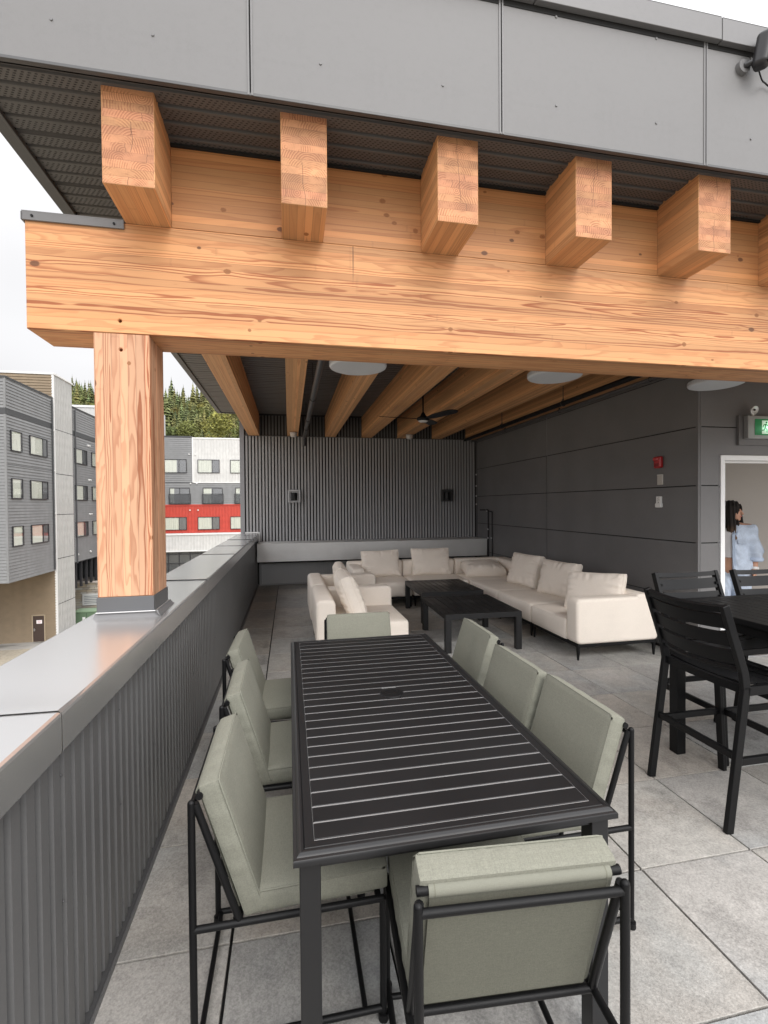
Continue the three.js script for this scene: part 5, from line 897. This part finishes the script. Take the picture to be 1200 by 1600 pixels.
// ================================================================ the person in the doorway
{
  // body field: tapered capsules joined smoothly, meshed with marching cubes
  const cap = (p, a, b, ra, rb) => { const ab = [b[0] - a[0], b[1] - a[1], b[2] - a[2]], ap = [p[0] - a[0], p[1] - a[1], p[2] - a[2]], h = clamp((ap[0] * ab[0] + ap[1] * ab[1] + ap[2] * ab[2]) / (ab[0] ** 2 + ab[1] ** 2 + ab[2] ** 2)); return Math.hypot(ap[0] - ab[0] * h, ap[1] - ab[1] * h, ap[2] - ab[2] * h) - lerp(ra, rb, h); };
  const ell = (p, c, r) => { const q = [(p[0] - c[0]) / r[0], (p[1] - c[1]) / r[1], (p[2] - c[2]) / r[2]], k = Math.hypot(...q); return (k - 1) * Math.min(...r); };
  const smin = (a, b, k) => { const h = clamp(0.5 + 0.5 * (b - a) / k); return lerp(b, a, h) - k * h * (1 - h); };
  function field(fn, lo, hi, res, crop) {
    const size = Math.max(hi[0] - lo[0], hi[1] - lo[1], hi[2] - lo[2]), mc = new MarchingCubes(res, new THREE.MeshBasicMaterial(), false, false, 400000); mc.isolation = 0;
    const c = [(lo[0] + hi[0]) / 2, (lo[1] + hi[1]) / 2, (lo[2] + hi[2]) / 2], half = res / 2;
    for (let z = 0; z < res; z++) for (let y = 0; y < res; y++) for (let x = 0; x < res; x++) mc.field[x + y * res + z * res * res] = -fn([c[0] + (x - half) / half * size / 2, c[1] + (y - half) / half * size / 2, c[2] + (z - half) / half * size / 2]);
    mc.update(); const n = mc.count, P = new Float32Array(n * 3), N = new Float32Array(n * 3);
    for (let i = 0; i < n; i++) for (let k = 0; k < 3; k++) { P[i * 3 + k] = c[k] + mc.positionArray[i * 3 + k] * size / 2; N[i * 3 + k] = mc.normalArray[i * 3 + k]; }
    const g = new THREE.BufferGeometry(); g.setAttribute('position', new THREE.BufferAttribute(P, 3)); g.setAttribute('normal', new THREE.BufferAttribute(N, 3)); return uvm(g);
  }
  // local frame: +z towards the viewer (the way the chest points), x to the viewer's right, height 1.64
  const sh = { l: [-0.155, 1.335, -0.01], r: [0.165, 1.335, -0.01] };
  const arms = { r: [[0.165, 1.33, -0.01], [0.225, 1.08, -0.03], [0.215, 0.865, 0.05]], l: [[-0.155, 1.33, -0.01], [-0.225, 1.08, -0.02], [-0.2, 0.86, 0.06]] };
  const legs = { r: [[0.085, 0.86, 0], [0.1, 0.46, 0.02], [0.105, 0.07, -0.02]], l: [[-0.085, 0.86, 0], [-0.09, 0.46, 0.03], [-0.1, 0.07, -0.01]] };
  const head = [0.01, 1.53, 0.015], yaw = 1.12; // face turned to the viewer's right
  const cy = Math.cos(yaw), sy = Math.sin(yaw), toHead = (p) => { const x = p[0] - head[0], z = p[2] - head[2]; return [x * cy - z * sy, p[1] - head[1], x * sy + z * cy]; }; // head frame: +z is the way the face looks
  const torso = (p, e = 0) => { let d = cap(p, [0, 0.9, 0], [0, 1.08, 0], 0.135 + e, 0.115 + e); d = smin(d, ell(p, [0.005, 1.24, 0], [0.165 + e, 0.17 + e, 0.105 + e]), 0.06); d = smin(d, ell(p, [0, 0.88, -0.01], [0.175 + e, 0.12 + e, 0.125 + e]), 0.06); d = smin(d, cap(p, sh.l, sh.r, 0.052 + e, 0.052 + e), 0.05); return d; };
  const armF = (p, s, e = 0) => Math.min(smin(cap(p, arms[s][0], arms[s][1], 0.05 + e, 0.04 + e), cap(p, arms[s][1], arms[s][2], 0.038 + e, 0.027 + e), 0.02));
  const legF = (p, s, e = 0) => smin(cap(p, legs[s][0], legs[s][1], 0.088 + e, 0.06 + e), cap(p, legs[s][1], legs[s][2], 0.056 + e, 0.04 + e), 0.03);
  const faceF = (p) => { const q = toHead(p); let d = ell(q, [0, 0.02, -0.01], [0.072, 0.095, 0.09]); d = smin(d, ell(q, [0, -0.045, 0.03], [0.05, 0.06, 0.052]), 0.03); d = smin(d, cap(q, [0, 0.02, 0.078], [0, -0.02, 0.1], 0.008, 0.0135), 0.014); d = smin(d, ell(q, [0, -0.052, 0.08], [0.022, 0.008, 0.01]), 0.008); d = smin(d, ell(q, [0, -0.088, 0.062], [0.02, 0.015, 0.016]), 0.02); for (const s of [-1, 1]) { d = -smin(-d, ell(q, [s * 0.031, 0.014, 0.088], [0.017, 0.011, 0.016]), 0.012); d = smin(d, ell(q, [s * 0.031, 0.012, 0.071], [0.013, 0.011, 0.011]), 0.004); d = smin(d, ell(q, [s * 0.073, -0.005, -0.005], [0.01, 0.028, 0.018]), 0.008); } return d; };
  const hand = (p, s) => { const [x, y, z] = arms[s][2], k = s === 'r' ? 1 : -1; let d = ell(p, [x - 0.004 * k, y - 0.05, z + 0.012], [0.02, 0.046, 0.038]); const F = [[0.03, 0.062], [0.012, 0.075], [-0.006, 0.07], [-0.022, 0.055]]; F.forEach(([dz, l]) => { const a = [x - 0.004 * k, y - 0.085, z + 0.012 + dz], b = [x - 0.01 * k, y - 0.085 - l * 0.55, z + 0.02 + dz], c = [x - 0.026 * k, y - 0.085 - l, z + 0.022 + dz]; d = smin(d, Math.min(cap(p, a, b, 0.009, 0.0085), cap(p, b, c, 0.0085, 0.0072)), 0.006); }); d = smin(d, Math.min(cap(p, [x - 0.006 * k, y - 0.03, z + 0.042], [x - 0.016 * k, y - 0.065, z + 0.066], 0.011, 0.0095), cap(p, [x - 0.016 * k, y - 0.065, z + 0.066], [x - 0.024 * k, y - 0.09, z + 0.066], 0.0095, 0.008)), 0.01); return d; };
  const t = thing('person', 'person with long dark hair and light denim jacket standing inside the doorway looking sideways', 'person', [5.03, 0.0, -4.62], -0.78); t.scale.setScalar(0.985);
  const skin = mat([0.5, 0.27, 0.18], 0.6);
  const bodyF = (p) => { let d = torso(p); d = smin(d, armF(p, 'l'), 0.03); d = smin(d, armF(p, 'r'), 0.03); d = smin(d, smin(legF(p, 'l'), legF(p, 'r'), 0.02), 0.04); d = smin(d, cap(p, [0, 1.33, -0.01], [0.004, 1.46, 0.0], 0.05, 0.045), 0.03); d = smin(d, faceF(p), 0.02); d = Math.min(d, smin(hand(p, 'l'), armF(p, 'l'), 0.015), smin(hand(p, 'r'), armF(p, 'r'), 0.015)); return d; };
  const parts = [field(bodyF, [-0.5, 0, -0.5], [0.5, 1.46, 0.5], 104), field(bodyF, [-0.15, 1.42, -0.14], [0.17, 1.66, 0.17], 84), field(bodyF, [0.13, 0.7, -0.02], [0.29, 0.88, 0.16], 64)];
  M('body', merge(parts), skin, t);
  const eyes = []; for (const s of [-1, 1]) { const g = new THREE.SphereGeometry(0.006, 10, 8), q = [s * 0.031, 0.013, 0.079]; g.translate(head[0] + q[0] * cy + q[2] * sy, head[1] + q[1], head[2] - q[0] * sy + q[2] * cy); eyes.push(uvm(g)); } M('eyes', eyes, mat([0.03, 0.02, 0.015], 0.2), t);
  { const g = new THREE.SphereGeometry(1, 12, 8); g.scale(0.02, 0.0065, 0.006); g.translate(0, -0.052, 0.0865); g.rotateY(yaw); g.translate(...head); M('lips', uvm(g), mat([0.5, 0.14, 0.13], 0.5), t); }
  // hair: cap of dark hair, long fall over both shoulders, lighter towards the ends
  const hairF = (p) => { const q = toHead(p); let d = ell(q, [0, 0.03, -0.022], [0.094, 0.108, 0.112]); for (const s of [-1, 1]) d = smin(d, cap(q, [s * 0.066, 0.05, 0.012], [s * 0.08, -0.2, 0.02], 0.034, 0.04), 0.03); d = Math.max(d, -ell(q, [0, -0.05, 0.105], [0.05, 0.092, 0.066])); const w = 0.006 * Math.sin(p[0] * 170 + p[1] * 9) + 0.004 * Math.sin(p[0] * 310 + p[1] * 17 + p[2] * 90);
    let f = cap(p, [-0.055, 1.54, 0.02], [-0.11, 1.22, 0.095], 0.05, 0.035); f = smin(f, cap(p, [0.05, 1.5, -0.045], [0.11, 1.26, -0.06], 0.05, 0.04), 0.03); f = smin(f, cap(p, [0.0, 1.48, -0.075], [0.03, 1.2, -0.13], 0.06, 0.06), 0.03); f = smin(f, cap(p, [0.05, 1.42, 0.055], [0.035, 1.23, 0.115], 0.028, 0.02), 0.02); f = smin(f, cap(p, [0.12, 1.3, -0.1], [0.235, 1.0, -0.13], 0.03, 0.022), 0.03);
    f = Math.max(f, -ell(q, [0, -0.05, 0.105], [0.05, 0.092, 0.066])); return smin(d, f, 0.02) + w * 0.8; };
  const hg = field(hairF, [-0.3, 0.95, -0.32], [0.32, 1.68, 0.3], 110), hp = hg.attributes.position, hc = new Float32Array(hp.count * 3); for (let i = 0; i < hp.count; i++) { const k = sm(1.42, 1.12, hp.getY(i)), s = 0.7 + 0.6 * N2(hp.getX(i) * 300, hp.getZ(i) * 300); hc.set([lerp(0.012, 0.2, k) * s, lerp(0.008, 0.11, k) * s, lerp(0.006, 0.055, k) * s], i * 3); } hg.setAttribute('color', new THREE.BufferAttribute(hc, 3));
  M('hair', hg, new THREE.MeshStandardMaterial({ vertexColors: true, roughness: 0.85 }), t);
  // white top, open denim jacket with rolled sleeves, jeans, watch
  const wrk = (p) => 0.0035 * Math.sin(p[1] * 46 + p[0] * 40 + 3 * Math.sin(p[0] * 20)) + 0.006 * (N3(p[0] * 22, p[1] * 22, p[2] * 22) - 0.5);
  const topF = (p) => Math.max(torso(p, 0.008), p[1] - 1.36, 1.0 - p[1], -ell(p, [0, 1.42, 0.05], [0.1, 0.1, 0.1])); M('white_top', field(topF, [-0.3, 0.95, -0.3], [0.3, 1.4, 0.3], 72), mat([0.7, 0.68, 0.69], 0.85), t);
  const jackF = (p) => { let d = torso(p, 0.022); d = smin(d, ell(p, [0.01, 0.92, -0.02], [0.185, 0.2, 0.14]), 0.06); d = smin(d, Math.max(smin(cap(p, arms.r[0], arms.r[1], 0.066, 0.072), cap(p, arms.r[1], [0.222, 0.99, -0.0], 0.072, 0.07), 0.03), 0.975 - p[1]), 0.04); d = smin(d, Math.max(cap(p, arms.l[0], [-0.225, 1.0, -0.01], 0.078, 0.082), 0.98 - p[1]), 0.04); d = Math.max(d, p[1] - 1.385, 0.79 - p[1]); d += wrk(p);
    const open = Math.max(p[0] - 0.0 - 0.02 * (p[1] - 1.1) - 0.015, -0.135 - p[0], -p[2]); d = Math.max(d, -Math.max(open, 0.02 - p[2])); d = Math.max(d, -(torso(p, 0.012))); return Math.max(d, -ell(p, [0, 1.43, 0.03], [0.075, 0.11, 0.09])); };
  const dn = mat([1, 1, 1], 0.9, 0, { map: T.denim }), jk = M('jacket', field(jackF, [-0.42, 0.72, -0.42], [0.42, 1.42, 0.42], 112), dn, t);
  M('collar', [bar([0.06, 1.385, 0.05], [0.025, 1.27, 0.128], 0.05, 0.012, [1, 0, 0.3]), bar([0.015, 1.28, 0.13], [0.02, 0.82, 0.165], 0.03, 0.008, [1, 0, 0])], mat([0.42, 0.5, 0.63], 0.9), jk);
  M('pocket_flap', [bar([0.055, 1.185, 0.128], [0.145, 1.18, 0.112], 0.035, 0.008, [0, 1, 0])], dn, jk);
  const cuff = new THREE.TorusGeometry(0.064, 0.018, 10, 28); cuff.scale(1, 1, 1.4); cuff.rotateX(Math.PI / 2); cuff.translate(0.222, 0.985, 0.0); M('cuff', uvm(cuff), mat([0.46, 0.54, 0.68], 0.9), jk);
  const jeF = (p) => { let d = smin(Math.max(ell(p, [0, 0.88, -0.01], [0.19, 0.135, 0.14]), p[1] - 0.965), smin(legF(p, 'l', 0.022), legF(p, 'r', 0.022), 0.015), 0.04); return Math.max(d + wrk(p), 0.06 - p[1], p[1] - 0.965); };
  M('jeans', field(jeF, [-0.5, 0.0, -0.5], [0.5, 1.0, 0.5], 96), dn, t);
  const wt = new THREE.TorusGeometry(0.031, 0.009, 8, 24); wt.scale(1, 1, 1.8); wt.rotateX(Math.PI / 2 - 0.2); wt.translate(0.216, 0.885, 0.042); M('watch', uvm(wt), MT.white, t);
  for (const s of [-1, 1]) M('shoe', uvm(new RoundedBoxGeometry(0.085, 0.07, 0.24, 3, 0.03).translate(s * 0.102, 0.036, 0.045)), MT.white, t);
}
renderer.render(scene, camera);
